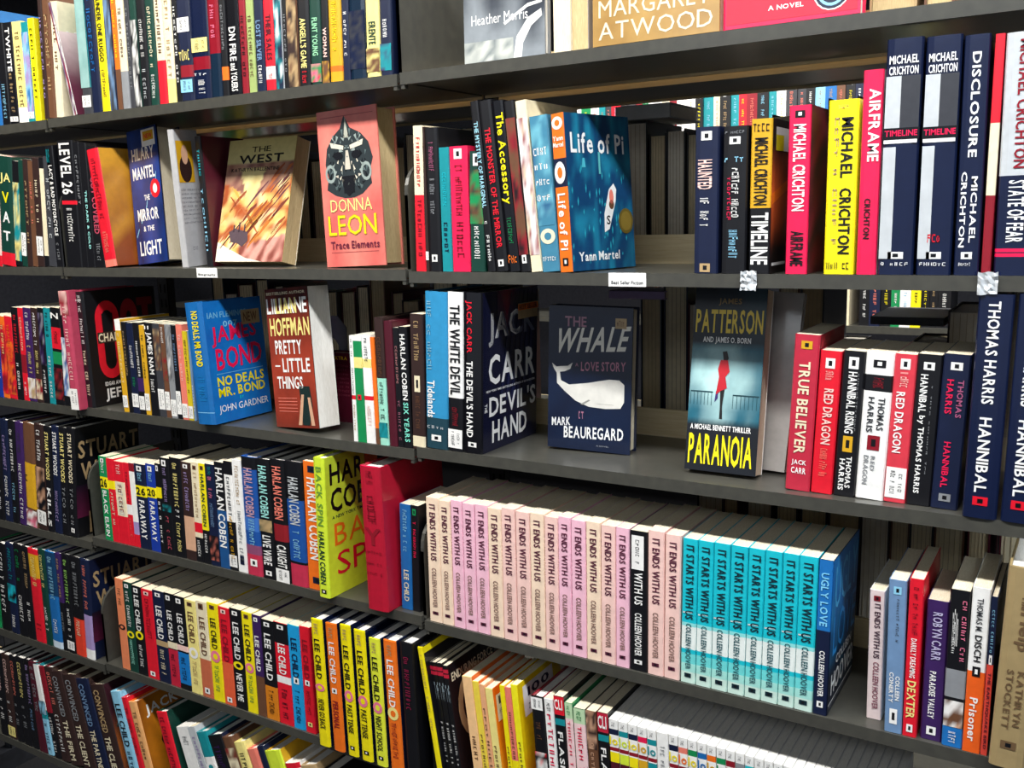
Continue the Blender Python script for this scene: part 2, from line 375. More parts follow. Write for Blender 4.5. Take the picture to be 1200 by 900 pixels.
# ---------------------------------------------------------------- rows of books
BOOKS = []      # (obj, base, textcol, hard, runkey, index)
def place_row(lv, bay, rows, yset=0.004, smooth=True, where=None, stdD=None, tx=False):
    Z = ZS[lv, bay] + .0002
    key = (lv, bay) if where is None else (lv, bay, where)
    geo = []
    for r in rows:
        xb, yt, xt, base, segs, op = (list(r)+[{}])[:6] if len(r) < 6 else r
        Y = op.get('y', yset)
        X = x_at(xb, Y, Z)
        if 'tx' in op or tx:
            t = on_y(xt, yt, Y); l_ = math.radians(op['ln']); X = t.x-(t.z-Z)*math.tan(l_)
            geo.append([X, Y, (t.z-Z)/math.cos(l_), l_, 0]); continue
        if xt is None:
            lo, hi = 0, .4
            for _ in range(30):
                m = (lo+hi)/2
                if proj((X, Y, Z+m))[1] > yt: lo = m
                else: hi = m
            geo.append([X, Y, lo, 0.0, 1])
        else:
            t = on_y(xt, yt, Y); geo.append([X, Y, math.hypot(t.x-X, t.z-Z), math.atan2(t.x-X, t.z-Z), 0])
    raw = [g[3] for g in geo]
    for i, (g, r) in enumerate(zip(geo, rows)):
        op = r[5] if len(r) > 5 else {}
        if 'n' in op or not smooth: continue
        win = sorted(raw[max(0, i-3):i+4]); g[3] = win[len(win)//2]
    for i, (g, r) in enumerate(zip(geo, rows)):
        op = r[5] if len(r) > 5 else {}
        X, Y, H, ln, _ = g
        if 'ln' in op: ln = math.radians(op['ln'])
        if 'H' in op: H = op['H']
        X2 = x_at(op['e'], Y, Z) if 'e' in op else (geo[i+1][0] if i+1 < len(geo) else X+.025)
        if 'et' in op: t = on_y(op['et'], r[1], Y); X2 = t.x-(t.z-Z)*math.tan(ln)
        Tt = max(.004, (X2-X)*math.cos(ln) - .0006)
        hard = bool(op.get('h'))
        D = op.get('d', min(.165, max(.104, H*.64)))
        if not 'd' in op and stdD: D = stdD
        o = book(Tt, D, H, r[3], r[4], hard, op.get('s'), op.get('p', 'w' if hard else 'cr'), op.get('f'), bool(op.get('g')))
        z = Z + (Tt*math.sin(ln) if ln > 0 else 0)
        o.location = (X, Y, z); o.rotation_euler = (0, ln, math.radians(op.get('rz', 0)))
        tcol = None
        for s_ in r[4].split(';'):
            q = s_.split(':')
            if len(q) >= 4 and s_[0] not in '#@*^|' : tcol = q[1]; break
        BOOKS.append((o, r[3], tcol, hard, key, len([b for b in BOOKS if b[4] == key]), op.get('lab')))
def place_display(lv, bay, A, B, T, H, base, front, label, lean=0, tilt=0, hard=False, paper='cr', segs='', side=None, gloss=True):
    """a book standing face out: A and B are the foot of its front cover, spine side and fore-edge side"""
    Z = ZS[lv, bay] + .0002
    A = Vector((x_at(A[0], A[1], Z), A[1], Z)); B = Vector((x_at(B[0], B[1], Z), B[1], Z))
    D = (B-A).length
    o = book(T, D, H, base, segs, hard, side or base, paper, front, gloss)
    d = (B-A).normalized(); th = math.atan2(-d.x, d.y)
    M = Matrix.Translation(A) @ Matrix.Rotation(th, 4, 'Z') @ Matrix.Rotation(lean, 4, 'X') @ Matrix.Rotation(tilt, 4, 'Y') @ Matrix.Translation((-T, 0, 0))
    low = min((M @ Vector((x, y, 0))).z for x in (0, T) for y in (0, D))
    M = Matrix.Translation((0, 0, Z-low)) @ M
    o.matrix_world = M
    meta(o, label, 'book', 'books shown face out')
    return o
# ---------------------------------------------------------------- cover art of the shelved books whose front shows
def f_october(a):
    for u0, u1, c in ((.12, .45, 'r'), (.47, .72, '8c1020')):
        cu, ru = (u0+u1)/2, (u1-u0)/2; w = .09
        a.ring(cu, .76, ru, .15, 1-w/ru, c, 1, 24); a.ring(cu, .38, ru, .15, 1-w/ru, c, 1, 24)
        a.rect(u0, .38, u0+w, .76, c, 2)
        if c == 'r': a.rect(u1-w, .38, u1, .76, c, 2); a.rect(u0+w, .38, u1-w, .80, 'k', 3)
    a.rect(.79, .25, .88, .90, '6c0c18', 1); a.rect(.72, .84, .95, .91, '6c0c18', 1)
    a.rect(.13, .545, .44, .64, '3a2a22', 4); a.text('CHAD', 'cr', .14, .555, .43, .63, 5)
    a.text('EDGAR AWARD', 'w', .17, .17, .48, .205, 1); a.text('JEFFERY', 'w', .16, .03, .80, .145, 1)
def f_bond(a):
    a.grid(0, 0, 1, 1, 8, 10, lambda x, y: mixc(C('1b62b5'), C('1478c4'), noise.noise(Vector((x*4, y*5, 3)))+.5))
    a.text('IAN FLEMINGS', '6fb3d8', .05, .86, .72, .91, 1); a.text('007', '7fc0e0', .30, .78, .55, .83, 1)
    a.text('JAMES', 'cm', .08, .62, .86, .79, 3, shear=.1); a.text('BOND', 'cm', .12, .43, .92, .61, 3, shear=.1)
    a.rect(.10, .40, .92, .405, '6fb3d8', 1)
    a.text('NO DEALS', 'y', .10, .30, .92, .38, 2); a.text('MR. BOND', 'y', .10, .21, .92, .29, 2)
    a.text('BY', 'cy', .45, .17, .52, .195, 2); a.text('JOHN GARDNER', 'w', .08, .07, .95, .145, 2, style='n')
    a.rect(.62, .78, .95, .90, 'tn', 4); a.text('NEW', 'br', .66, .80, .9, .88, 5)
def f_carr(a):
    a.grid(.25, .70, .6, 1, 6, 6, lambda x, y: mixc(C('141a3a'), C('7a1830'), max(0, y*1.2-abs(x-.5)*1.8)))
    for i in range(6): a.poly([(.3+i*.1, .3), (.34+i*.11, .3), (.52+i*.08, .98), (.5+i*.08, .98)], '1d2348', 1)
    a.text('JACK', '5b5e70', .10, .66, .95, .87, 2); a.text('JAC', 'w', .10, .66, .66, .87, 2)
    a.text('CARR', 'w', .10, .42, .95, .61, 2)
    a.text('NEW YORK TIMES BESTSELLING AUTHOR OF SAVAGE SON', 'w', .06, .378, .95, .392, 2)
    a.text('THE', 'w', .03, .255, .075, .31, 2, down=True); a.text("DEVIL'S", 'w', .11, .22, .97, .35, 2)
    a.text('HAND', 'w', .16, .05, .80, .19, 2)
    a.rect(.62, .80, 1, .90, 'tn', 4); a.rect(.62, .855, 1, .895, 'o', 5); a.text('BEST SELLER', 'db', .64, .86, .98, .89, 6)
def f_pi(a):
    def w(x, y):
        n = noise.noise(Vector((x*9, y*5, 1))); return mixc(C('0c3f68'), C('1f8aa8'), max(0, n*1.3+.12))
    a.grid(0, 0, 1, 1, 22, 26, w)
    rr = random.Random(3)
    for i in range(46):
        x, y = rr.random()*.9, rr.random()*.62+.02; h = rr.uniform(.02, .07)
        a.poly([(x, y), (x+.012, y+h*.5), (x+.004, y+h), (x-.01, y+h*.5)], '2aa0b4', 1)
    a.text('Life of Pi', 'w', .07, .75, .90, .88, 3)
    a.poly([(.52, .24), (.60, .26), (.72, .44), (.74, .52), (.70, .56), (.62, .52), (.53, .36)], 'w', 2)
    a.disc(.655, .47, .035, .05, 'sa', 3); a.disc(.65, .42, .04, .03, 'br', 3); a.text('S', 'k', .56, .29, .62, .35, 3)
    a.poly([(.22, .66), (.28, .66), (.27, .72), (.24, .72)], '4fb8c8', 2); a.rect(.48, .62, .51, .76, '5fb8b8', 2)
    a.text('Yann Martel', 'w', .10, .06, .74, .12, 3)
    a.disc(.87, .31, .12, .085, '6b5a22', 4); a.disc(.87, .31, .09, .065, '86702c', 5)
def f_backspin(a):
    a.text('HARLAN', 'k', .16, .80, 1.9, .93, 2) if 0 else None
    a.text('HAR', 'k', .10, .80, .95, .95, 2); a.text('COB', 'k', .10, .60, 1.0, .77, 2)
    a.text('A NEW YORK TIMES', 'dg', .12, .555, .98, .58, 2)
    a.text('BA', 'o', .16, .36, .95, .52, 2, style='n'); a.text('SP', 'r', .20, .14, .98, .31, 2, style='n')
    a.grid(0, 0, 1, 1, 2, 2, lambda x, y: mixc(C('dcea30'), C('c6d83a'), y), 0)
def f_stuart(a):
    a.text('STUART', 'tn', .05, .72, .98, .88, 2); a.text('WOODS', 'tn', .08, .52, 1.0, .68, 2)
    a.grid(0, .18, .8, .48, 5, 4, lambda x, y: mixc(C('5c1838'), C('1a1020'), y))
    a.rect(.18, .02, .5, .22, 'tn', 1)
def f_mer(a):
    a.grid(0, 0, 1, 1, 3, 12, lambda x, y: mixc(C('5a1430'), C('ecd2cf'), (y-.3)*1.7))
    a.text('MERCY', 'w', .12, .74, .9, .85, 2)
def f_grisham(a):
    a.grid(0, 0, 1, 1, 5, 10, lambda x, y: mixc(C('3a1620'), C('c26a18'), 1-abs(y-.35)*1.9-abs(x-.4)))
    a.disc(.55, .2, .3, .16, 'cr', 2); a.disc(.6, .2, .25, .14, 'db', 3)
def f_jack(a):
    a.grid(0, 0, 1, 1, 6, 10, lambda x, y: mixc(C('e8901a'), C('7a3a0c'), abs(x-.4)*1.6+abs(y-.5)*.6))
    a.text('JACK', 'w', .1, .80, .7, .93, 2); a.text('CAIN', 'k', .25, .45, .9, .62, 2)
def f_ugly(a):
    def w(x, y):
        n = noise.noise(Vector((x*5, y*4, 6))); return mixc(mixc(C('0a1428'), C('1478c4'), min(1, y*1.7-.45)), C('3ab4e0'), max(0, n)*y)
    a.grid(0, 0, 1, 1, 12, 18, w)
    a.text('UGLY', '59b8e6', .10, .66, .96, .94, 2, style='n'); a.text('LOVE', '2a92d8', .10, .36, .96, .62, 2, style='n')
    a.text('COLLEEN', 'w', .25, .27, .85, .33, 2); a.text('HOOVER', 'w', .10, .10, .97, .24, 2)
    a.rect(.02, .055, .95, .062, 'w', 2); a.text('1 NEW YORK TIMES BESTSELLING AUTHOR', 'gy', .04, .03, .95, .045, 2)
def f_orange(a):
    a.grid(0, 0, 1, 1, 3, 6, lambda x, y: mixc(C('f8b020'), C('f0600a'), y))
    a.rect(.05, .70, .6, .93, 'w', 2); a.text('100', 'dgy', .1, .84, .5, .91, 3); a.text('~9', 'gy', .1, .76, .5, .8, 3); a.disc(.5, .35, .16, .14, 'pp', 2)
def f_yellow(a):
    a.grid(0, 0, 1, 1, 3, 6, lambda x, y: mixc(C('f0481c'), C('f8d40c'), y*3-.4))
    a.rect(.10, .72, .8, .96, 'w', 2); a.text('100', 'nv', .2, .86, .7, .93, 3); a.text('~7', 'gy', .2, .76, .7, .82, 3)
def f_enduring(a):
    a.text('ENDURING FORCE', 'cr', .05, .86, .95, .93, 2); a.disc(.5, .6, .4, .3, 'tn', 1); a.disc(.5, .6, .3, .22, 'db', 2)
def f_airframe(a): a.grid(0, 0, 1, 1, 4, 8, lambda x, y: mixc(C('2a0f20'), C('8c1b3a'), noise.noise(Vector((x*4, y*6, 2)))+.3))
def f_timeline(a):
    a.grid(0, 0, 1, 1, 6, 12, lambda x, y: mixc(C('16100e'), C('e0602a'), 1.1-abs(y-.5)*3.4+noise.noise(Vector((x*4, y*7, 2)))*.4))
    a.poly([(.02, .45), (.9, .62), (.95, .70), (.02, .52)], 'o', 1); a.rect(.1, .80, .6, .95, 'w', 2); a.rect(.1, .8, .35, .9, 'y', 3); a.rect(.05, .05, .5, .07, 'w', 2)
def f_whitebox(a): pass
def f_ybk(a):
    a.poly([(0, .955), (1, .955), (1, 1), (0, 1)], 'y', 2); a.poly([(.45, .955), (.62, .955), (.55, .93)], 'y', 2); a.rect(.3, .2, .8, .7, 'nv', 1)
# ---------------------------------------------------------------- the rows: foot x, top y, top x, base colour, print on the spine
place_row(1, 0, [
 (-8, 14, -20, 'b', '~6:w:.3:.8', dict(h=1, s='b')),
 (4, 28, -4, 'k', '~7:lb:.6:.95', {}), (13, 28, 2, 'k', 'TWHITE:w:.05:.48;~8:tn:.5:.9;@w:.93:.98', {}),
 (23, 27, 12, 'ly', '~12:br:.1:.9;#w:.85:1', {}), (34, 27, 24, 'tl', '^b,lb,lp:.1:.9;@w:.9:.97', {}), (42, 22, 33, 'y', '~9:k:.1:.8', dict(e=49))], where='')
place_row(1, 1, [
 (53, -9, 43, 'db', '~9:lp:.2:.9', dict(h=1)), (58, -12, 48, 'br', '~7:tn:.2:.8', dict(h=1)), (67, 4, 52, 'cr', '#cr:0:.7;~5:br:.2:.6', dict(e=75)),
 (87, 4, 57, 'w', '^br,w,pu,dr:0:1', dict(n=1, h=1, s='mr', f=f_mer, e=91)),
 (99, -20, 90, 'tl', '^7fa8a4,8fb4b0:0:.8;#dgy:.8:1;@w:.86:.95', dict(h=1)), (110, -20, 101, 'nv', '~8:b:.1:.7', dict(h=1)),
 (121, -22, 106, 'y', 'UNDER ONE RUGGO:k:.15:.62;~7:br:.68:.9', dict(h=1)), (131, -20, 119, 'nv', '^nv,bg,dgy:0:1', dict(h=1)), (139, -20, 126, 'o', '#o:0:.68;#br:.68:1;~9:y:.1:.6', {}),
 (145, -20, 134, 'cr', '#gy:.7:1;~9:br:.2:.6', dict(h=1)), (154, -20, 143, 'dgy', '~12:gy:.2:.9', dict(h=1)), (160, -20, 149, 'dg', '^dg,w,k:.3:1', dict(h=1)), (168, -20, 158, 'k', '~11:w:.3:.6;~5:sv:.7:.95', dict(h=1)),
 (178, -20, 168, 'dg', '~9:cr:.2:.7;~6:w:.75:.95', dict(h=1)), (188, -20, 178, 'cr', '#r:.64:1;~7:br:.1:.6', dict(h=1)), (198, -20, 188, 'cr', '~9:tn:.1:.8;#ly:.8:1', dict(h=1)),
 (208, -20, 199, 'k', '~9:w:.2:.9', {}), (214, -20, 205, 'nv', '=~3:ly:.56:.66:.05:.95;@w:.3:.42;#dr:.7:.8;@lb:.82:.93', dict(h=1)), (229, -20, 221, 'nv', '@ly:.48:.6;#dr:.64:.75;=~2:w:.78:.8;~5:w:.84:.96', dict(h=1, g=1)),
 (249, -20, 241, 'ng', '#dr:0:.62;~5:pk:.2:.5', dict(h=1, g=1)), (262, -20, 254, 'k', '#o:.74:.86;~8:gy:.2:.6', dict(h=1)),
 (270, -20, 263, 'k', 'DN FIRE:w:.40:.70;and YOUERS:w:.72:.97', dict(h=1, g=1)), (285, -20, 278, 'dr', '~9:k:.3:.9', dict(h=1)), (293, -20, 286, '9fb06a', '~12:br:.3:.9', dict(h=1)),
 (302, -20, 296, 'nv', 'LOST SILVER:bg:.35:.72;~5:w:.76:.96', dict(h=1)), (313, -20, 307, 'r', 'THEIR SALES:mr:.3:.72;#w:.78:.9;~5:r:.8:.9', dict(h=1)), (325, -20, 319, 'sv', '^w,tl,nv:.1:1', dict(h=1)), (334, -20, 329, 'k', '~9:gy:.3:.9', {}),
 (340, -20, 335, 'br', '^br,tn,db:0:1', dict(h=1)), (352, -20, 347, 'k', "ANGELL'S GAME:ly:.35:.83;~4:r:.86:.98", dict(h=1)), (366, -20, 361, 'dg', 'FLINT YOUNG:9fe0b0:.35:.72;^cm,pk,g:.80:.98', dict(h=1)),
 (379, -20, 375, 'k', 'WOMAN:pp:.45:.74;^gd,br:.78:1', dict(h=1)), (388, -20, 384, 'gd', '~9:y:.2:.7;#o:.84:.9', dict(h=1)), (403, -20, 399, 'nv', '~8:w:.3:.8', dict(h=1)),
 (412, -20, 408, 'ng', '^nv,dgy,nv:.3:.9', dict(h=1, g=1)), (431, -20, 427, 'ly', 'ERENTE:dg:.42:.66;^ly,br:.7:.95', dict(h=1)), (447, -20, 444, 'nv', '~4:w:.4:.6;^pu,tl:.66:.95', dict(h=1, e=461))])
# second shelf
place_row(2, 0, [
 (-8, 183, -12, 'pp', '#r:.9:1', {}), (3, 186, -1, 'dg', '=JA:ly:.15:.25:.2:.95;=V:y:.32:.42:.3:.8;=A:w:.5:.6:.3:.8;=T:w:.68:.77:.3:.8;#r:.88:1', dict(h=1)), (19, 190, 14, 'k', '^k,ly,tl:.2:.95', {}),
 (27, 188, 21, 'dg', '@w:.68:.9', {}), (33, 187, 26, 'db', '~7:tn:.2:.8', {}), (39, 189, 32, 'br', '~6:sa:.2:.6', {}), (45, 186, 37, 'db', '@w:.72:.9;~6:cr:.2:.6', {}), (53, 185, 45, 'k', '#cr:.1:.9', {}), (58, 184, 50, 'dgy', '~8:sv:.2:.8', {}),
 (67, 171, 53, 'k', '=~2:tl:.03:.14;LACY & BAD MOTORCYCLE:w:.16:.74;~4:gy:.8:.95', dict(n=1, e=75))])
place_row(2, 1, [
 (79, 166, 66, 'k', 'LEVEL 26:w:.02:.42:.15:.85;#r:.47:.50;~9:w:.53:.8', dict(n=1)), (97, 167, 87, 'k', '~7:gy:.1:.5', {}), (104, 168, 92, 'k', 'THE DARK & COLD:9fe8e0:.38:.85:.4:.7', {}), (112, 172, 100, 'k', '~6:tl:.04:.2;GOT COVERED:c04a60:.25:.72;~5:gy:.8:.95', {}),
 (124, 175, 108, 'r', '~13:dr:.08:.6;#sa:.94:1;~7:sa:.7:.9', dict(s='b8691c', h=1, e=138, ln=-6, n=1, f=lambda a: a.grid(0, 0, 1, 1, 4, 8, lambda x, y: mixc(C('8a3f12'), C('e0a030'), y+noise.noise(Vector((x*5, y*6, 0)))*.6))))])
place_row(2, 1, [
 (243, 160, 228, 'k', '~4:cy:.1:.35;~5:lb:.4:.9', dict(n=1, y=.05, e=250, h=1, s='mr', d=.10))], where='b')
place_row(2, 2, [
 (488, 148, 481, 'cr', '#r:.47:1;~8:r:.08:.42;~8:dr:.5:.9', {}), (500, 149, 493, 'db', '~7:br:.1:.3;@w:.86:.92', {}), (504, 150, 500, 'k', '~9:b06080:.1:.3;~9:gy:.35:.6;*w:.88:.93', dict(h=1, d=.14, s='k')),
 (519, 173, 516, 'tl', '~8:cy:.2:.5;~5:nv:.6:.9', {}), (531, 172, 526, 'cm', '*w:.02:.1;~9:dr:.15:.55;~4:dr:.6:.9', {}), (552, 178, 546, 'dg', '*w:.02:.12;^dg,br,g:.15:.6;~5:w:.62:.9', {})])
place_row(2, 2, [
 (572, 119, 553, 'k', 'THE MYSTERY OF MARGINAL:9fd4e4:.12:.62;~6:w:.7:.95', dict(ln=-5.2, h=1)), (582, 118, 567, 'k', 'THE MONSTER OF THE MIRROR:r:.16:.86:.3:.75;*w:.93:.97', dict(h=1, ln=-5.2, s='k')), (597, 119, 579, 'k', 'The Accessory:y:.07:.60:.1:.9;#k:.6:.66;~7:g:.68:.84;=~2:o:.9:.95', dict(h=1, ln=-5.2, g=1)),
 (611, 118, 597, 'k', '^k,dr,br:.1:.9;*w:.9:.95', dict(h=1, ln=-5.2)), (623, 118, 608, 'cr', '^cr,dr,w:.1:.9', dict(ln=-5.0)),
 (636, 137, 622, '3f7f9a', '^2c5f86,6fb4c4,3f7f9a:0:.7;=~3:w:.2:.25;=~2:w:.3:.34;=~3:w:.4:.44;=~2:w:.5:.54;ocr:.72:.82;=~4:w:.9:.93', dict(ln=-4.4)), (657, 134, 645, 'o', 'ow:.02:.10;=Yann:w:.14:.17;=Martel:w:.18:.21;#nv:.28:.46;ow:.30:.44;Life of Pi:w:.5:.86:.2:.8;*k:.91:.96', dict(ln=-3.6, s='nv', f=f_pi, e=675, rz=-14))], where='lean')
place_row(2, 2, [
 (813, 150, 812, 'nv', '*w:.03:.09;HAUNTED:pp:.22:.42:.15:.75;~6:w:.48:.68:.2:.7;*tn:.93:.99', dict(h=1, e=841)), (845, 149, 846, 'k', '=~5:gy:.03:.05;*w:.07:.12;=~3:lb:.2:.24;~9:w:.28:.62:.35:.75;~6:cm:.34:.64:.2:.4;~6:lb:.7:.9', dict(h=1, e=874)),
 (877, 140, 881, 'gd', '=~3:k:.03:.08;MICHAEL CRICHTON:k:.12:.55:.18:.82;#k:.57:1;TIMELINE:w:.60:.94:.1:.9', dict(f=f_timeline, s='k', e=902)),
 (920, 124, 932, 'cm', '*k:.03:.07;MICHAEL CRICHTON:w:.11:.62:.22:.8;AIRFRAME:k:.74:.95:.22:.8', dict(f=f_airframe, s='mr', e=946, d=.12)),
 (965, 118, 974, 'y', '~5:tn:.03:.05;MICHAEL:k:.10:.44:.45:.85;CRICHTON:k:.50:.88:.45:.85;~9:tn:.1:.85:.2:.4;=~4:k:.93:.97', dict(e=1000)),
 (1003, 83, 1012, 'w', '#cm:0:1:;AIRFRAME:w:.09:.44:.35:.9;CRICHTON:k:.62:.82:.3:.6', dict(h=1, e=1027)),
 (1028, 47, 1040, 'nv', '=MICHAEL:w:.07:.105:.1:.9;=CRICHTON:w:.115:.15:.1:.9;|sv:.155:.37:.03:.45;|dgy:.155:.37:.45:.97;|sv:.45:.93:.03:.38;|k:.37:.42:.0:1;|w:.42:.435:.03:.95;=TIMELINE:cm:.38:.405:.05:.95;*w:.9:.93;=~4:w:.945:.96', dict(h=1, g=1, e=1070)), (1073, 44, 1085, 'nv', '=MICHAEL:w:.07:.105:.1:.9;=CRICHTON:w:.115:.15:.1:.9;|sv:.155:.37:.03:.45;|dgy:.155:.37:.45:.97;|sv:.45:.93:.03:.38;|k:.37:.42:.0:1;|w:.42:.435:.03:.95;=TIMELINE:cm:.38:.405:.05:.95;=~2:r:.82:.86:.3:.7;*w:.9:.93;=~4:w:.945:.96', dict(h=1, g=1, e=1114)),
 (1117, 42, 1131, 'nv', 'DISCLOSURE:w:.07:.50:.35:.7;MICHAEL:w:.58:.86:.55:.8;CRICHTON:w:.56:.88:.15:.38;*w:.9:.93;=~4:w:.945:.96:.2:.7', dict(h=1, g=1, e=1147)),
 (1149, 40, 1167, 'r', '#r:0:.36;#cr:.36:.66;#dr:.66:1', dict(h=1, n=1, s='dr', e=1161)),
 (1164, 39, 1180, 'nv', '#sv:0:.58;MICHAEL CRICHTON:dr:.03:.55:.4:.75;STATE OF FEAR:w:.60:.86:.3:.8;#cm:.885:.9;#cm:.905:.92', dict(h=1, g=1, e=1205)), (1208, 40, 1224, 'dgy', '~9:w:.1:.9', dict(h=1, e=1240))], where='right', stdD=.125)
# third shelf
place_row(3, 0, [
 (-10, 370, -18, 'pu', '^pu,b,gd:.2:.95', {}), (0, 372, -7, 'rb', '~8:w:.4:.8', {}), (5, 371, -2, 'o', '^o,r,dr:.1:.95;~8:ly:.1:.5', {}), (12, 371, 4, 'r', '^r,r,o,dr:.3:.95;~8:o:.1:.6', {}),
 (21, 361, 15, 'k', '~9:r:.08:.5;~5:w:.6:.9', {}), (29, 361, 20, 'r', '~8:cr:.1:.5;#dr:.5:.7;~4:w:.8:.95', {}), (35, 361, 26, 'pu', '~7:w:.05:.35;~9:ly:.4:.7;^dr,w,tn:.75:.97', {}), (44, 361, 34, 'db', '~8:w:.05:.4;~8:ly:.45:.7;^br,cr,dr:.75:.97', {}),
 (52, 361, 43, 'k', '^gy,pu,k:.05:.6;~5:w:.65:.9', {}), (59, 361, 51, 'tl', '~6:k:.05:.3;~8:w:.5:.95', {}), (66, 361, 58, 'k', '=N:w:.05:.11;#r:.2:.42;~6:k:.24:.4;#g:.45:.58;^br,dr,k:.62:.95', {}), (77, 361, 70, 'k', '^dr,b,w:.3:.9', dict(e=84)),
 (85, 341, 69, 'b8405a', '^c04a60,pp,dr:0:.2;~11:pp:.12:.75;@w:.82:1', dict(n=1, h=1, e=95, y=-.014, lab='tall rose red hardback with white label at its foot, in front of the left upright'))])
place_row(3, 1, [
 (97, 345, 81, 'dr', '#w:0:.6;THE LIST OF DEATH:r:.02:.5;~8:gy:.55:.9', {}), (103, 342, 88, 'k', '~6:w:.03:.1;=~2:w:.06:.08;~12:w:.12:.45;~10:cr:.5:.9', dict(h=1, s='k', f=f_october, e=112, d=.165)),
 ])
place_row(3, 1, [
 (146, 374, 134, 'gd', '#w:0:.12;~8:cr:.15:.7;@w:.82:.95', dict(ln=-1.5)), (152, 377, 141, 'k', '~8:tn:.1:.6', {}), (157, 378, 147, 'nv', '~7:w:.25:.5;~5:g:.6:.75;@w:.78:.93', {}), (165, 378, 155, 'k', '~7:w:.2:.6;#pu:.6:.75;@w:.8:.95', {}), (172, 381, 161, 'gd', '~9:k:.1:.6;@w:.76:.95', {}),
 (178, 378, 168, 'k', '=~1:w:.02:.07;JAMES NAM:w:.1:.55:.15:.85;~4:w:.6:.75', {}), (188, 379, 178, 'dgy', '^tn,dgy,br:.05:.5;@w:.70:.92', {}), (196, 380, 187, 'br', '~5:w:.03:.2;^dr,br:.3:.6;@w:.72:.92', {}), (202, 380, 192, 'gy', '^w,dgy,gy:.02:.6;@w:.80:.98', {}), (209, 381, 199, 'k', '~9:bg:.1:.5;@w:.7:.95', {}),
 (215, 380, 205, 'sa', '~9:pp:.1:.6;@w:.83:.98', {}), (222, 388, 213, 'd8c020', '~9:br:.1:.7;@w:.84:.98', {}), (228, 388, 220, 'bg', '~6:w:.6:.9', dict(e=231))], where='small')
place_row(3, 1, [
 (233, 355, 218, 'b', 'NO DEALS, MR BOND:y:.07:.52:.3:.72;~9:1e86c8:.6:.85;#lb:.9:.905', dict(n=1, h=1, y=-.012, g=1, f=f_bond, e=254, d=.135, ln=-3))], where='bond')
place_row(3, 1, [
 (415, 393, 407, 'w', '~6:dgy:.03:.2;~9:k:.3:.55;#r:.56:.6;~6:tn:.65:.9', {}), (420, 393, 414, 'g', '#w:0:.05;#ly:.2:.3;*r:.55:.6', {}), (430, 392, 424, 'w', '~6:dgy:.03:.25;#ly:.22:.3;#r:.56:.6;~6:pp:.65:.9', {}), (441, 395, 434, 'o', '#br:.85:1', {}),
 (446, 372, 437, 'db', '~8:br:.15:.5;#9fe0c8:.47:1;~9:k:.5:.8;^k,tl:.82:.94', dict(h=1)), (457, 376, 448, 'mr', '', dict(h=1)), (467, 384, 458, 'k', '~8:c08080:.15:.5;~7:9a6070:.6:.95', {}), (474, 383, 470, 'k', 'HARLAN COBEN:w:.06:.60:.2:.8;SIX YEARS:7fe0c8:.62:.95:.2:.8', {}),
 (484, 368, 481, 'db', '~7:tn:.05:.35;*cr:.45:.57;~9:br:.6:.85;#cr:.9:.98', {})])
place_row(3, 2, [
 (500, 342, 497, '2f8fc0', '#1d3f4c:.80:1;Tidelands:w:.56:.80:.12:.45;~8:7fb4c8:.06:.5:.1:.35;#2f8fc0:0:.8;*w:.91:.95;=~3:sv:.85:.87', dict(h=1)), (526, 342, 525, 'k', '#w:0:.66;THE WHITE DEVIL:k:.08:.64:.2:.85;~7:dr:.72:.84;@w:.86:.98', dict(h=1)),
 (544, 343, 543, 'k', 'JACK CARR:r:.05:.37:.15:.5;THE DEVIL\'S HAND:w:.42:.90:.2:.55;*w:.93:.96', dict(h=1, g=1, s='11142e', f=f_carr, e=566, d=.158))])
place_row(3, 2, [
 (920, 392, 932, 'dr', '#c02a40:0:1;*gd:.04:.09;TRUE BELIEVER:cr:.17:.76:.25:.7;=JACK:w:.80:.84:.2:.8;=CARR:w:.85:.89:.2:.8', dict(y=.02, e=949)), (950, 411, 962, 'r', '*w:.05:.12;~6:pp:.14:.2;RED DRAGON:pp:.26:.65:.3:.75;~9:sa:.68:.88', dict(y=.02, e=975)),
 (976, 411, 986, 'k', '*w:.04:.12;HANNIBAL RISING:w:.14:.56:.3:.7;*gd:.58:.69;THOMAS:w:.72:.94:.5:.75;HARRIS:w:.74:.96:.2:.45;~9:gy:.15:.55:.72:.8', dict(y=.02)), (1002, 413, 1017, 'w', '*k:.05:.10;#k:.15:.26;~4:dr:.17:.24;THOMAS:dgy:.30:.52:.55:.8;HARRIS:dgy:.30:.54:.2:.42;*dr:.56:.66;RED:gy:.70:.8:.45:.6;DRAGON:gy:.70:.9:.2:.38', dict(y=.02)),
 (1035, 415, 1051, 'sa', '#d83a48:0:1;*w:.03:.10;~5:pp:.12:.22;RED DRAGON:w:.25:.66:.2:.6;@w:.76:.97', dict(y=.02)), (1061, 415, 1074, 'k', '*w:.05:.1;HANNIBAL:w:.13:.38:.2:.5;by THOMAS HARRIS:w:.40:.92:.2:.5;~12:gy:.2:.8:.65:.72', dict(y=.02)),
 (1090, 415, 1106, 'nv', '*w:.05:.1;THOMAS:b05a80:.16:.40:.6:.82;HARRIS:cm:.16:.38:.2:.45;HANNIBAL:cm:.56:.86:.3:.55;*gy:.9:.95', dict(y=.018, e=1122)),
 (1127, 345, 1153, 'nv', 'THOMAS HARRIS:w:.03:.48:.3:.65;HANNIBAL:w:.54:.88:.3:.65;*r:.9:.94', dict(h=1, g=1, y=.0, e=1168, s='nv', ln=1.2, d=.15)), (1172, 345, 1198, 'nv', 'THOMAS HARRIS:w:.03:.48:.3:.65;HANNIBAL:w:.54:.88:.3:.65;*r:.9:.94', dict(h=1, g=1, y=.0, e=1212, ln=1.2, d=.15))], where='right')
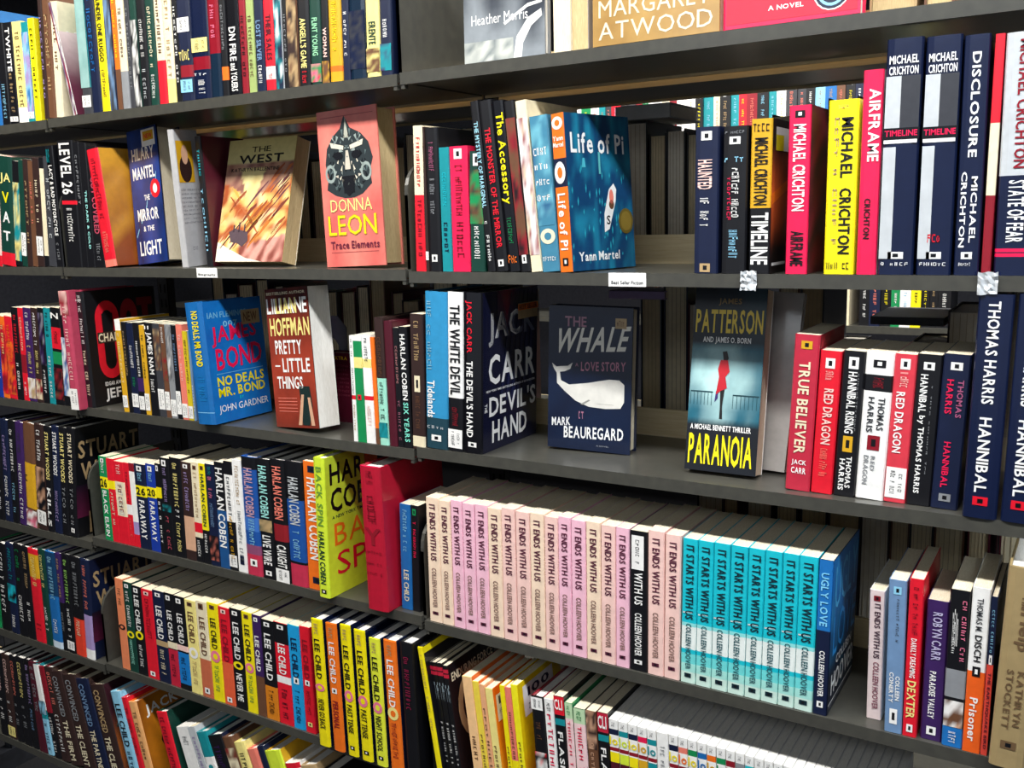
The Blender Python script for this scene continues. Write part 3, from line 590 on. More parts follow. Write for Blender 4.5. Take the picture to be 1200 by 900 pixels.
# fourth shelf
place_row(4, 0, [
 (-10, 492, -18, 'nv', '^b,pu,k:.1:.9', dict(h=1)), (-2, 492, -10, 'k', '~7:b:.1:.5;~6:w:.6:.9', dict(h=1)), (7, 492, 0, 'nv', '~7:lp:.15:.5;~9:w:.55:.95', dict(h=1)), (16, 493, 8, 'k', '~9:w:.08:.5;~7:lb:.6:.9', dict(h=1)),
 (24, 495, 17, 'pu', '~5:dgy:.1:.3;~9:w:.4:.95', dict(h=1)), (33, 497, 29, 'br', '#gd:.38:.82;=~2:k:.5:.56;^pk,dr,w:.84:1', dict(h=1)), (46, 498, 41, 'db', '~7:w:.05:.35;^br,sk,k:.4:.8;@w:.82:.95', dict(h=1)),
 (57, 500, 51, 'k', 'STUART WOODS:ly:.05:.5;KILLS:w:.58:.95', dict(h=1)), (65, 500, 60, 'nv', 'STUART WOODS:w:.05:.45;~6:lp:.6:.9', dict(h=1)), (74, 501, 68, 'k', 'STUART WOODS:ly:.05:.5;~5:gy:.55:.9', dict(h=1)), (83, 501, 76, 'k', 'STUART WOODS:cr:.05:.5;~5:gy:.55:.9;*w:.92:.96', dict(h=1, f=f_stuart, e=92, d=.155))])
place_row(4, 1, [
 (124, 534, 113, 'g', '*w:.02:.07;~3:w:.08:.2;#y:.24:.38;=26:k:.26:.36;BLACK ELKIN:w:.4:.95', {}), (133, 537, 124, 'r', '#y:.26:.36;~7:cr:.4:.8', {}), (141, 540, 131, 'r', '~2:pp:.03:.15;~9:w:.25:.65:.2:.8;#cr:.24:.66;~5:dr:.28:.62', {}), (153, 542, 145, 'r', '~6:dr:.1:.5;#w:.5:.62;~4:sa:.66:.9', dict()), (159, 542, 150, 'w', '#dr:0:.1;#lp:.7:.85;#r:.85:1', {}),
 (165, 543, 156, 'nv', '*w:.02:.08;~3:lb:.1:.2;#y:.25:.38;=26:k:.27:.36;FARAWAY:w:.42:.88', {}), (178, 543, 168, 'rb', '*w:.02:.08;~3:lb:.1:.2;#y:.26:.38;=20:k:.28:.36;FARAWAY:w:.42:.88', {}), (189, 543, 181, 'k', '*w:.02:.08;#y:.26:.38;~6:w:.42:.9', {}),
 (195, 536, 186, 'k', '*w:.02:.08;~8:lp:.1:.45;^tl,k:.47:.55;~7:c05060:.6:.95', {}), (206, 536, 198, 'k', '~9:ly:.05:.5;~2:w:.52:.6;~8:ly:.65:.95', {}), (219, 541, 211, 'db', '*w:.02:.06;~9:lp:.1:.5;#sk:.55:.9', {}), (231, 541, 221, 'cr', '*br:.03:.07;~9:tn:.1:.55;#r:.6:.7;#k:.75:1;~5:w:.78:.95', {}), (240, 543, 232, 'y', '*br:.02:.06;HARLAN COBEN:dg:.1:.62;#k:.66:1;~5:w:.7:.9', {}),
 (248, 544, 242, 'nv', '~4:tl:.02:.1;~8:pk:.12:.35;~8:bg:.38:.62;^sa,k:.7:.95', {}), (259, 541, 250, 'k', 'HARLAN COBEN:w:.05:.80:.15:.9;#1b4f86:.45:1', {}), (270, 540, 261, 'k', '#w:.12:.55;~7:dgy:.14:.5;~9:gd:.5:.9;@w:.86:.97', {}), (280, 538, 269, 'w', '~10:tn:.05:.4;~10:gy:.45:.9;*nv:.85:.93', {}),
 (291, 534, 281, '1b4f9c', '#0d0d12:0:.1;HARLAN COBEN:c79aa8:.09:.50:.2:.75;#3a6fc0:.5:.62;#8a4a6c:.74:.82;#c2304c:.82:1;~6:lb:.52:.75;*w:.86:.92', dict(h=1)), (309, 537, 299, 'k', 'HARLAN COBEN:9fe0d8:.05:.48:.2:.8;^dg,tn:.5:.6;LIVE WIRE:w:.63:.88:.2:.8;*w:.93:.97', dict(h=1)), (325, 538, 317, 'k', 'HARLAN COBEN:sa:.05:.48:.2:.8;#8c1b24:.52:.66;CAUGHT:w:.69:.88:.2:.85;@w:.89:1', dict(h=1)),
 (342, 540, 334, 'k', '#1b4f9c:.3:.8;HARLAN COBEN:sv:.12:.5:.2:.8;~7:lb:.55:.78;#c2304c:.82:1;#0d0d12:0:.3', dict(h=1)), (362, 540, 353, 'o', '*nv:.03:.08;HARLAN COBEN:w:.12:.76:.2:.8;#o:0:1;*nv:.9:.95', {}),
 (375, 536, 368, 'lm', 'BACK SPIN:6f9a3a:.06:.48:.25:.75;HARLAN COBEN:dg:.52:.9:.25:.75;*k:.94:.97', dict(f=f_backspin, h=1, e=388, y=-.014, d=.10, g=1)),
 (432, 545, 421, 'cm', '#b3142e:0:1;~5:dr:.03:.12;~4:dr:.2:.4;=Y:dr:.42:.54;=~4:dr:.58:.6;=~4:dr:.66:.68;=~4:dr:.73:.75', dict(h=1, s='b3142e', e=456, y=-.014, d=.165, n=1))], smooth=True)
place_row(4, 1, [(471, 590, 467, 'b', '#k:0:.0;~10:lb:.05:.45;LEE CHILD:cr:.62:.92:.3:.75', dict(y=.012)), (484, 592, 481, 'k', '*g:.03:.09;~7:cm:.15:.5', dict(e=493, y=.012))], where='child')
pk = ['pe', 'pe', 'pl', 'pl', 'pl', 'pe', 'pp', 'pp', 'pe', 'pp', 'pl', 'pl', 'pe', 'pp']
pb_ = [504, 519, 532.5, 546, 560, 575, 591, 607, 623.5, 640, 656, 671, 688, 705]
pt = [498, 514, 528, 541, 555, 571, 588, 604, 620, 637, 654, 669, 687, 704]
rows = []
def iew(xb, xt, i, col, e=None):
    yt = 582 + (xt-498)*.152 + [0, 2, -1, 1][i % 4]*.8
    return (xb, yt, xt, col, 'IT ENDS WITH US:5a2038:.05:.50:.28:.74;COLLEEN HOOVER:8a6a60:.56:.88:.32:.68;*5a2038:.915:.94', dict(d=.135) if not e else dict(d=.135, e=e))
for i in range(14): rows.append(iew(pb_[i], pt[i], i, pk[i]))
rows.append(iew(722, 721, 1, 'pl'))
rows.append((738, 621, 738, 'k', '|w:.03:.27:.12:.8;~5:dgy:.06:.24:.3:.6;WITH US:w:.29:.52:.28:.74;COLLEEN HOOVER:w:.58:.89:.3:.7;*w:.92:.95', dict(d=.14)))
rows += [iew(759, 761, 2, 'pp'), iew(778, 780, 3, 'pp', 796.5)]
cb = [797.5, 815, 833, 852, 872, 891, 911, 930]; ct_ = [798, 819, 838, 858, 877, 897, 918, 939]
for i in range(8):
    rows.append((cb[i], 630+(ct_[i]-798)*.15, ct_[i], 'cy', '#cfeadc:.92:1;#a8e6da:.86:.92;#6fdad8:.79:.86;#8fe2e0:.575:.60;=~1:w:.5:.51;IT STARTS WITH US:0f2a34:.04:.55:.25:.78;#eef6f0:.60:.76;COLLEEN HOOVER:2a5a62:.58:.90:.32:.68;*0f2a34:.93:.96', dict(d=.135)))
rows.append((952, 655, 960, 'nv', '#1c6fb8:0:.45;UGLY LOVE:7fd0f4:.08:.42:.2:.75;COLLEEN HOOVER:w:.58:.88:.3:.7;*w:.91:.95', dict(d=.14, f=f_ugly, s='nv', e=969)))
place_row(4, 2, rows)
place_row(4, 2, [
 (1015, 690, 1017, 'w', '#f2dcd8:0:1;*dr:.04:.08;IT ENDS WITH US:4a2a38:.10:.52:.35:.75;COLLEEN HOOVER:8a4a5a:.55:.92:.35:.75', dict(y=.026, d=.12, e=1033)),
 (1036, 678, 1040, 'bg', '*lb:.04:.09;~11:dgy:.12:.4:.45:.65;COLLEEN:w:.62:.78:.55:.8;CONERTY:w:.60:.8:.2:.45;*w:.84:.94', dict(y=.004)), (1057, 677, 1064, 'r', '~10:dr:.05:.35;DARKLY DREAMING:w:.37:.62:.3:.7;DEXTER:ly:.64:.88:.2:.8;*w:.92:.97', dict(y=.004, e=1074)),
 (1078, 702, 1087, 'pu', 'ROBYN CARR:b8b0d0:.08:.42:.3:.75;PARADISE VALLEY:w:.5:.84:.3:.6;*w:.9:.96', dict(y=.008)), (1103, 690, 1114, 'k', '~8:pk:.06:.45:.6:.9;=~3:w:.12:.35:.2:.5;~7:w:.2:.4:.2:.4;#gy:.5:.68;^sk,w,br:.7:.87;#1c6fb8:.87:1;~3:w:.9:.98', dict(y=.004)),
 (1127, 688, 1142, 'w', 'THOMAS M.:dgy:.06:.26:.3:.65;DISCH:k:.28:.44:.3:.7;#f2621c:.5:1;*k:.47:.53;Prisoner:w:.66:.93:.25:.7', dict(y=.002, h=0)), (1148.5, 699, 1162, 'nv', '~8:lb:.08:.35;#e0483a:.42:1;*w:.36:.42;THE EARTHQUAKE BIRD:mr:.47:.96', dict(y=.002, e=1157)),
 (1158, 663, 1180, 'a08a60', 'The:6a5238:.13:.2:.45:.6;Help:6a5238:.21:.40:.35:.8;KATHRYN:6a5238:.50:.78:.55:.75;STOCKETT:6a5238:.50:.8:.25:.45;*6a5238:.86:.9', dict(h=1, y=-.014, e=1200, ln=2.0, n=1, d=.16))], where='right')
# fifth shelf
place_row(5, 0, [
 (-6, 636, -13, 'g', '^pk,tl,g:.2:.9', dict(h=1)), (3, 636, -5, 'k', '~9:w:.1:.8', dict(h=1)), (14, 636, 5, 'nv', '~8:tl:.05:.4;^b,cy,k:.45:.65;~3:w:.8:.95', dict(h=1)), (24, 638, 17, 'k', '~7:g:.05:.4;~5:w:.55:.85', dict(h=1)), (34, 640, 24, 'k', '~8:tn:.05:.45;~5:w:.6:.9', dict(h=1)),
 (43, 642, 31, 'r', '#gd:.05:.3;~9:ly:.08:.4;~3:dr:.8:.9', dict(h=1)), (55, 643, 43, 'dg', '~9:ly:.05:.4;~6:w:.6:.85', dict(h=1)), (63, 645, 51, 'b', '#0f3a60:0:.45;~9:lb:.05:.5;~4:w:.7:.85;#cfe0ec:.93:1', dict(h=1)), (75, 648, 64, 'pu', '~9:tn:.05:.45;#k:.5:1;~4:gy:.6:.8', dict(h=1)), (81, 649, 72, 'k', '~9:9fd86a:.05:.5;~6:w:.55:.85;@w:.88:.97', dict(h=1)),
 (90, 652, 82, 'k', '~9:gy:.05:.5;#e0402a:.62:1;~5:cr:.64:.8', dict(h=1)), (102, 655, 93, 'nv', '~10:sa:.05:.5;#lp:.55:.9;#w:.9:1', dict(h=1, f=f_stuart, e=112, d=.155))])
Z = ':k:.28:.6:.2:.8'
place_row(5, 1, [
 (144, 677, 134, 'e8865a', '~5:br:.1:.3;ok:.5:.56;#e8865a:0:1', dict()), (153, 681, 143, 'dg', '*w:.02:.06;~9:w:.1:.5;oy:.54:.62;~8:9fe8d0:.64:.92', {}), (163, 685, 151, 'k', '*w:.02:.07;LEE CHILD:w:.1:.5;oy:.5:.6;~5:w:.66:.92', {}), (174, 689, 163, 'r', '*pp:.02:.06;~10:dr:.1:.55;*w:.92:.97', {}),
 (187, 691, 178, 'nv', '*w:.02:.06;LEE CHILD:w:.16:.52;#tn:.54:.6;~7:cr:.64:.92', {}), (201, 694, 191, 'k', '*w:.02:.07;LEE CHILD:w:.18:.5;#cr:.52:.59;#c0203a:.6:1;~6:mr:.65:.9', {}), (212, 698, 204, 'k', '*w:.02:.07;LEE CHILD:w:.18:.5;#pp:.52:.58;#1478c4:.6:.94;~6:nv:.65:.9', {}),
 (225, 702, 216, 'ly', '*br:.02:.06;LEE CHILD:br:.12:.45;ow:.5:.62;~8:tn:.65:.9', {}), (238, 703, 228, 'cr', '*br:.02:.08;LEE CHILD:br:.16:.56;#c86a48:.6:1;*w:.9:.96', {}), (251, 705, 241, 'y', '*br:.02:.06;LEE CHILD:k:.15:.46;opk:.48:.6;~8:g:.63:.9', {}),
 (264, 710, 254, 'r', '*pp:.02:.06;LEE CHILD:dr:.12:.55;#e8603a:.56:1;*w:.92:.97', {}), (277, 712, 268, 'k', '*w:.02:.06;LEE CHILD:w:.13:.5;oy:.52:.6;NEVER ME:w:.64:.92', {}), (291, 716, 282, 'y', '*br:.02:.06;LEE CHILD:k:.12:.48;opk:.5:.6;~8:g:.62:.9', {}), (303, 720, 295, 'pu', '*w:.02:.06;LEE CHILD:w:.2:.55;#br:.6:1', {}),
 (313, 725, 305, 'k', '*w:.02:.06;LEE CHILD:w:.13:.6;#d8801a:.66:1;~8:k:.7:.95', {}), (328, 728, 320, 'r', '#k:0:.2;*w:.02:.06;LEE CHILD:w:.2:.5;#w:.52:.59;~6:mr:.65:.95', {}),
 (345, 731, 336, 'cy', '#1a9cd8:0:1;LEE CHILD:nv:.12:.5;*w:.5:.56;~8:nv:.62:.95', {}), (359, 733, 350, 'r', 'LEE CHILD:dr:.12:.48;*w:.5:.55;~9:dr:.6:.85;*ly:.9:.94', dict(e=371)),
 (375, 724, 364, 'y', '~3:tn:.03:.12;LEE CHILD:k:.15:.46;opk:.5:.56;NEVER GO BACK:k:.62:.86', dict(h=1, y=-.016, s='nv', e=388, g=1)), (392, 729, 381, 'o', '~3:tn:.03:.12;LEE CHILD:w:.14:.46;*w:.5:.54;PERSONAL:dr:.60:.82', dict(h=1, y=-.016, s='nv', e=405, g=1)),
 (409, 731, 398, 'y', '~3:tn:.03:.12;LEE CHILD:k:.15:.48;opk:.49:.58;PAST TENSE:k:.6:.82;*k:.92:.95', dict(h=1, y=-.016, s='nv', e=421, g=1)), (425, 737, 414, 'y', '~3:tn:.03:.12;LEE CHILD:k:.15:.48;opk:.49:.58;PAST TENSE:k:.6:.82;*k:.92:.95', dict(h=1, y=-.016, s='nv', e=438, g=1)),
 (442, 746, 429, 'e6ec3c', '~3:tn:.03:.12;LEE CHILD:k:.14:.48;opk:.49:.58;NIGHT SCHOOL:k:.6:.88;*k:.92:.95', dict(h=1, y=-.016, s='nv', e=455, g=1)), (459, 749, 449, 'o', '~3:tn:.03:.12;LEE CHILD:w:.14:.5;oly:.5:.6;~10:dr:.62:.92', dict(h=1, y=-.016, s='nv', e=474)), (478, 751, 466, 'k', '~9:8c1b40:.1:.5', dict(h=1, e=493, y=-.016))])
def mag(i): return '#c0203a:.03:.06;#c0203a:.07:.10;=~3:9fb0b8:.14:.30:.1:.9;~11:w:.48:.82'
place_row(5, 2, [
 (530, 758, 489, 'y', '~9:tn:.05:.3;~9:tn:.35:.6', dict(n=1, ln=-8, h=1, s='k', f=f_ybk, et=495, y=-.008)),
 (539, 775, 499, 'k', mag(0), dict(n=1, ln=-7, s='k')), (547, 776, 505, 'k', mag(1), dict(n=1, ln=-7, s='k')), (555, 777, 511, 'k', mag(2), dict(n=1, ln=-7, s='k')), (565, 780, 518, 'k', mag(3), dict(n=1, ln=-7, s='k', f=f_enduring, et=524)),
 (580, 792, 541, 'ly', '#f8c890:0:1;~5:br:.5:.8', dict(n=1, ln=-6, s='o')), (592, 798, 553, 'f4d84a', '~7:br:.45:.9', dict(n=1, ln=-6, s='o')), (601, 802, 561, 'f0b080', '~7:br:.2:.9', dict(n=1, ln=-6)), (609, 806, 568, 'ly', '~7:br:.5:.9', dict(n=1, ln=-6, s='o', f=f_orange, et=577)),
 (633, 803, 585, 'y', '~7:br:.5:.9', dict(n=1, ln=-5, s='y')), (641, 805, 591, 'sa', '~7:br:.2:.6;#y:.6:1', dict(n=1, ln=-5, s='r')), (650, 802, 598, 'f8ec20', '~7:br:.45:.9', dict(n=1, ln=-5, s='y', f=f_yellow, et=606))], where='lean', tx=True)
rows = [(662, 815, 622, 'k', '@w:.0:.1;~5:br:.2:.35;^r,w,k:.45:.7', dict(n=1, ln=-3.5, h=1, s='8c1424', d=.16)), (676, 818, 637, 'w', '~3:k:.03:.1;~7:cm:.12:.7:.15:.85', dict(n=1, ln=-3.5)), (688, 815, 648, 'k', '=CLI:w:.02:.1;#r:0:.14;#tl:.17:.22;FLASH:w:.27:.6;#k:.14:1', dict(n=1, ln=-3.4)),
 (702, 823, 661, 'g', '#c0dcb0:0:.12;~3:g:.02:.1;~8:cm:.14:.7;#f4d0d0:.12:1', dict(n=1, ln=-3.2)), (712, 829, 671, 'dg', '#c0dcb0:0:.12;~3:g:.02:.1;~8:cm:.14:.7;#f4d0d0:.12:1', dict(n=1, ln=-3)), (725, 832, 686, 'br', '^br,sk,db:0:.3;~8:sk:.25:.7', dict(n=1, ln=-2.8)), (738, 834, 699, 'k', '#c0203a:0:.15;=CLI:w:.02:.12;#tl:.17:.22;FLASH:w:.27:.6;#k:.15:1', dict(n=1, ln=-2.6))]
mc = ['nv', 'tl', 'nv', 'cm', 'tl', 'w', 'nv', 'sa', 'g', 'b', 'o', 'g', 'dr', 'gy', 'cy', 'r', 'pu', 'g', 'o', 'nv', 'tl', 'cm', 'gy', 'b', 'br', 'g', 'nv', 'r', 'gy', 'tl']
lc = ['y', 'lm', 'y', 'gd', 'tl', 'w', 'y', 'o', 'y', 'b', 'gd', 'g', 'r', 'br']
for i in range(30):
    xt = 713+i*11.2+(3 if i > 5 else 0); xb = 751+i*12.2+(3 if i > 5 else 0)
    c = mc[i]; l = lc[i % 14]
    rows.append((xb, 842+i*3.05, xt, 'w', ('~3:dgy:.02:.055;#%s:.075:.12;=lo:%s:.13:.20:.05:.95;#dr:.22:.25;#%s:.26:.34;#mr:.34:.6' % (c, l, l)) if c != 'w' else '~5:gy:.1:.3', dict(n=1, ln=-2.3+i*.06, d=.12, p='w')))
rows[-1][5]['et'] = rows[-1][2]+11
place_row(5, 2, rows, where='mag', tx=True)
# sixth shelf
r6 = [(2, 764, -6, 'k', '~8:pp:.05:.5;~5:w:.55:.8'), (12, 766, 2, 'db', '~8:pp:.05:.5;~5:w:.55:.8;@ly:.85:.97'), (21, 768, 10, 'k', '~8:sa:.05:.5;~5:gy:.55:.8'), (29, 769, 17, 'k', '~8:ly:.05:.5;~5:gy:.55:.8'), (39, 772, 27, 'k', '~9:lp:.05:.5;~5:bg:.55:.8'), (47, 774, 32, 'mr', '~9:gy:.05:.55'),
      (57, 777, 38, 'tl', '#w:0:.5;^w,k,lb:.4:.55;#8fcbe6:.6:1;~6:nv:.65:.95'), (65, 780, 45, 'dr', '#k:.5:1;~8:w:.55:.95'), (73, 781, 51, 'db', '~6:sa:.05:.4;~6:w:.5:.9')]
r6 = [x+(dict(h=1),) for x in r6]
for i, (xb, yt, xt, t) in enumerate(((84, 786, 58, 'THE FIRM'), (99, 790, 71, 'THE CLIENT'), (117, 795, 88, 'THE PARTNER'), (134, 802, 102, 'THE CLIENT'))):
    r6.append((xb, yt, xt, 'nv' if i == 2 else 'db', 'CONVINCED:%s:.05:.48:.2:.6;%s:cr:.52:.95:.2:.6' % ('gy' if i < 2 else 'bg' if i == 2 else 'tn', t), dict(h=1, f=f_grisham if i == 3 else None, s='db', p='cr', e=152 if i == 3 else (r6[-1][0] if 0 else [99, 116, 133, 152][i]))))
place_row(6, 0, r6, smooth=True)
place_row(6, 1, [
 (158, 810, 130, 'lb', 'LEE CHILD:k:.12:.55;~5:nv:.6:.95', dict(h=1)), (171, 817, 142, 'r', '~9:dr:.1:.6', dict(h=1)), (179, 822, 151, 'f0b070', '~9:br:.1:.6', dict(h=1, s='o', f=f_jack, e=190, p='cr')), (213, 834, 183, 'r', '~12:mr:.05:.6;*w:.8:.9', dict(h=1, s='dg', e=226)),
 (238, 852, 206, 'w', '~3:gy:.1:.2', dict(p='w')), (255, 852, 219, 'sv', '~7:lp:.1:.5', dict()), (266, 858, 229, 'tl', '#w:.25:.4;ow:.3:.4', dict(h=1)), (281, 862, 243, 'k', '~6:pu:.1:.5', dict(h=1, s='nv')), (300, 864, 261, 'br', '^dr,br,cr:.1:.6', dict(h=1)), (314, 870, 273, 'ly', '~5:k:.1:.4', dict(h=1)), (329, 878, 288, 'sa', '~5:k:.2:.5', dict(h=1)),
 (343, 875, 301, 'nv', '~5:w:.3:.6', dict(h=1)), (352, 880, 313, 'lm', '#w:.2:1;~4:k:.3:.5', dict(h=1, s='gd')), (374, 894, 333, 'w', '#r:0:.05', dict(h=1)), (394, 897, 352, 'tn', '', dict(h=1)), (416, 905, 372, 'k', '', dict(h=1, e=440))], smooth=True)
# ---------------------------------------------------------------- face-out books
def ztop(lv, bay, px, Y, py): 
    return on_y(px, py, Y).z - ZS[lv, bay]
def f_west(a):
    def fn(x, y):
        n = noise.noise(Vector((x*6+y*2, y*9-x*7, 4))); m = noise.noise(Vector((x*3-y*9, y*2+x*6, 7)))
        if y > .80: return mixc(C('c2b070'), C('e0d290'), (1-y)*5)
        v = abs(x-.42)
        if .46 < y < .76 and v < (y-.44)*.55+.02: return mixc(C('f4e4a0'), C('dcc07c'), n+.5)
        if y > .50+v*.35: return mixc(C('8a5a50'), C('b88a70'), n*1.8+.5)
        if y < .12+.12*(x-.2) and x > .35: return mixc(C('8a4a40'), C('e0a090'), n*2+.4)
        return mixc(mixc(C('f0c070'), C('b0552c'), m*2.6+.45), C('fbe8b0'), max(0, n*1.6))
    a.grid(0, 0, 1, 1, 34, 48, fn)
    rr = random.Random(11)
    for i in range(64):
        x, y = rr.uniform(-.05, .9), rr.uniform(.08, .70); l = rr.uniform(.10, .3); w = rr.uniform(.006, .02)
        if .45 < y and abs(x+l*.4-.42) < .2: continue
        sg = 1 if x > .34 or y < .4 else -1
        x0, x1 = max(0.01, x), min(.99, x+l); dy = (x1-x0)*.75*sg
        if x1-x0 < .04 or not (.06 < y+dy < .78): continue
        a.poly([(x0, y), (x1, y+dy), (x1, y+dy+w), ((x0+x1)/2, y+dy*.5+w*2.4), (x0, y+w)], rr.choice(['7a3c30', '9c5030', 'c87838', '6c4048', 'f6d890', 'b86a40', '542e2c', 'e8a850']), 1)
    for x, h in ((.22, .03), (.30, .05), (.38, .035)): a.rect(x, .24, x+.02, .27+h, '4a3c44', 2)
    a.text('THE', 'k', .36, .89, .64, .935, 2, style='n'); a.text('WEST', 'k', .18, .80, .84, .87, 2); a.text('KATHRYN BALLENTINE', 'db', .08, .735, .8, .765, 2)
    a.poly([(.16, .24), (.24, .27), (.44, .24), (.46, .17), (.38, .12), (.30, .15), (.2, .16)], '5a4a50', 2)
    a.poly([(.0, .0), (.0, .16), (.2, .10), (.45, .03), (.7, 0)], 'efe6d0', 1)
def f_leon(a):
    a.grid(0, 0, 1, 1, 6, 10, lambda x, y: mixc(C('d8645c'), C('e88878'), noise.noise(Vector((x*3, y*4, 9)))+.5))
    a.rect(.06, .955, .94, .96, 'b04a48', 1)
    a.poly([(.46, .96), (.38, .88), (.24, .83), (.14, .76), (.10, .66), (.14, .58), (.10, .50), (.24, .46), (.40, .44), (.56, .44), (.70, .46), (.86, .52), (.84, .60), (.90, .68), (.84, .78), (.72, .84), (.55, .88)], '2c3436', 1)
    rr = random.Random(5)
    for i in range(46):
        x, y = rr.uniform(.0, .32), rr.uniform(.47, .84); t = rr.random()*6.28; l = rr.uniform(.03, .08); c = rr.choice(['cfc6b4', '9aa6a0', 'f0e4cc', '5c6c6c', '121618', '0c1012', '7a8684'])
        for sg in (-1, 1): a.poly([(.48+sg*x, y), (.48+sg*(x+l*math.cos(t)), y+l*.6*math.sin(t)), (.48+sg*(x+l*math.cos(t+.5)), y+l*.6*math.sin(t+.5))][::sg], c, 3+i % 2)
    for sg in (-1, 1):
        a.poly([(.48+sg*.05, .77), (.48+sg*.28, .80), (.48+sg*.26, .765), (.48+sg*.06, .745)][::sg], 'e0d8c4', 4)
        a.disc(.48+sg*.15, .71, .075, .026, 'k', 5); a.ring(.48+sg*.3, .60, .09, .06, .65, '9aa6a0', 4, 12)
    a.poly([(.46, .74), (.50, .74), (.53, .62), (.43, .62)], 'cfc6b4', 4); a.poly([(.36, .58), (.6, .58), (.56, .48), (.47, .45), (.4, .48)], 'k', 4)
    a.poly([(.44, .82), (.48, .95), (.52, .82)], 'b8b8a8', 3)
    a.text('DONNA', 'ly', .14, .355, .84, .435, 5, style='n'); a.text('LEON', 'gd', .08, .20, .90, .335, 5, style='n'); a.text('LEON', 'y', .085, .205, .89, .33, 6, style='n')
    a.text('Trace Elements', '6e2038', .10, .115, .92, .165, 5); a.rect(.1, .09, .9, .094, '9a4040', 1)
def f_mantel(a):
    a.grid(0, 0, 1, 1, 6, 10, lambda x, y: mixc(C('15295c'), C('1f3f8c'), noise.noise(Vector((x*3, y*4, 9)))+.5))
    for t, c, a0, b0, a1, b1 in (('HILARY', 'w', .12, .77, .86, .86), ('MANTEL', 'w', .10, .63, .84, .72), ('THE', 'w', .42, .47, .60, .51), ('MIRROR', 'w', .14, .32, .84, .41), ('& THE', 'w', .3, .24, .66, .28), ('LIGHT', 'w', .12, .06, .86, .17)):
        a.text(t, c, a0, b0, a1, b1, 3)
    a.ring(.80, .545, .16, .07, .5, 'r', 2, 14); a.disc(.80, .545, .07, .035, 'w', 3)
    for i in range(5): a.poly([(.05+i*.2, .2+i*.1), (.15+i*.18, .26+i*.1), (.14+i*.18, .27+i*.1), (.04+i*.2, .21+i*.1)], 'lb', 1)
    a.rect(.50, .86, .94, .985, 'w', 4); a.rect(.55, .90, .9, .97, 'gd', 5); a.text('NEW', 'r', .6, .915, .86, .95, 6)
def f_flap(a):
    a.rect(.02, .62, .7, .92, 'gd', 1); a.disc(.35, .72, .26, .10, 'db', 2); a.disc(.35, .82, .14, .07, 'sk', 3)
    for i in range(9): a.text('~9', '77787c', .06, .56-i*.03, .9, .573-i*.03, 1)
    a.text('~3', '77787c', .3, .12, .6, .15, 1)
def f_lilliane(a):
    a.grid(0, 0, 1, 1, 6, 14, lambda x, y: mixc(C('a8402c'), C('3a1a18'), abs(y-.38)*1.5+noise.noise(Vector((x*4, y*5, 1)))*.4))
    a.text('BESTSELLING AUTHOR', 'cr', .04, .955, .94, .975, 2)
    a.text('LILLIANE', 'w', .02, .82, .96, .93, 2); a.text('LIAN', 'ly', .24, .82, .72, .93, 3); a.text('HOFFMAN', 'ly', .06, .66, .98, .79, 2)
    a.text('PRETTY', 'w', .14, .53, .76, .63, 2); a.rect(.10, .44, .22, .45, 'w', 2); a.text('LITTLE', 'w', .28, .40, .92, .50, 2); a.text('THINGS', 'w', .12, .28, .72, .37, 2)
    for i in range(5): a.rect(.1, .21-i*.024, .55, .215-i*.024, 'sa', 2)
    a.poly([(.62, .30), (.86, .30), (.90, .16), (.80, .02), (.64, .02)], '20302e', 2); a.poly([(.66, .24), (.72, .24), (.62, .02), (.54, .02)], 'sk', 3); a.poly([(.80, .22), (.86, .22), (.92, .02), (.84, .02)], 'sk', 3)
def f_whale(a):
    a.grid(0, 0, 1, 1, 4, 6, lambda x, y: mixc(C('0c1630'), C('10203e'), noise.noise(Vector((x*3, y*4, 2)))+.5))
    a.text('THE', 'a8788a', .20, .86, .46, .93, 2); a.text('WHALE', 'f0eadc', .06, .67, .92, .84, 2, shear=.22, slant=4)
    a.text('A', 'a8788a', .33, .585, .37, .61, 2); a.text('LOVE STORY', 'b8788c', .40, .555, .93, .62, 2, shear=.25)
    a.poly([(.045, .60), (.10, .575), (.16, .58), (.24, .585), (.30, .61), (.27, .565), (.20, .545), (.145, .54), (.16, .48), (.26, .455), (.48, .475), (.74, .51), (.86, .51), (.92, .48), (.92, .36), (.88, .315), (.70, .305), (.50, .31), (.34, .345), (.20, .41), (.11, .46), (.105, .53), (.07, .56)], 'e8e4da', 3)
    a.poly([(.40, .325), (.5, .36), (.52, .355), (.43, .32)], '9a9890', 4); a.rect(.6, .335, .8, .337, '9a9890', 4)
    a.text('~2', 'b8788c', .38, .22, .48, .29, 2); a.text('MARK', 'w', .05, .155, .28, .215, 2, shear=.2); a.text('BEAUREGARD', 'w', .20, .075, .92, .16, 2, shear=.2); a.text('A NOVEL', 'gy', .6, .035, .75, .045, 2)
    a.rect(.80, .86, .93, .93, 'tn', 4); a.text('~3', 'br', .82, .875, .91, .915, 5)
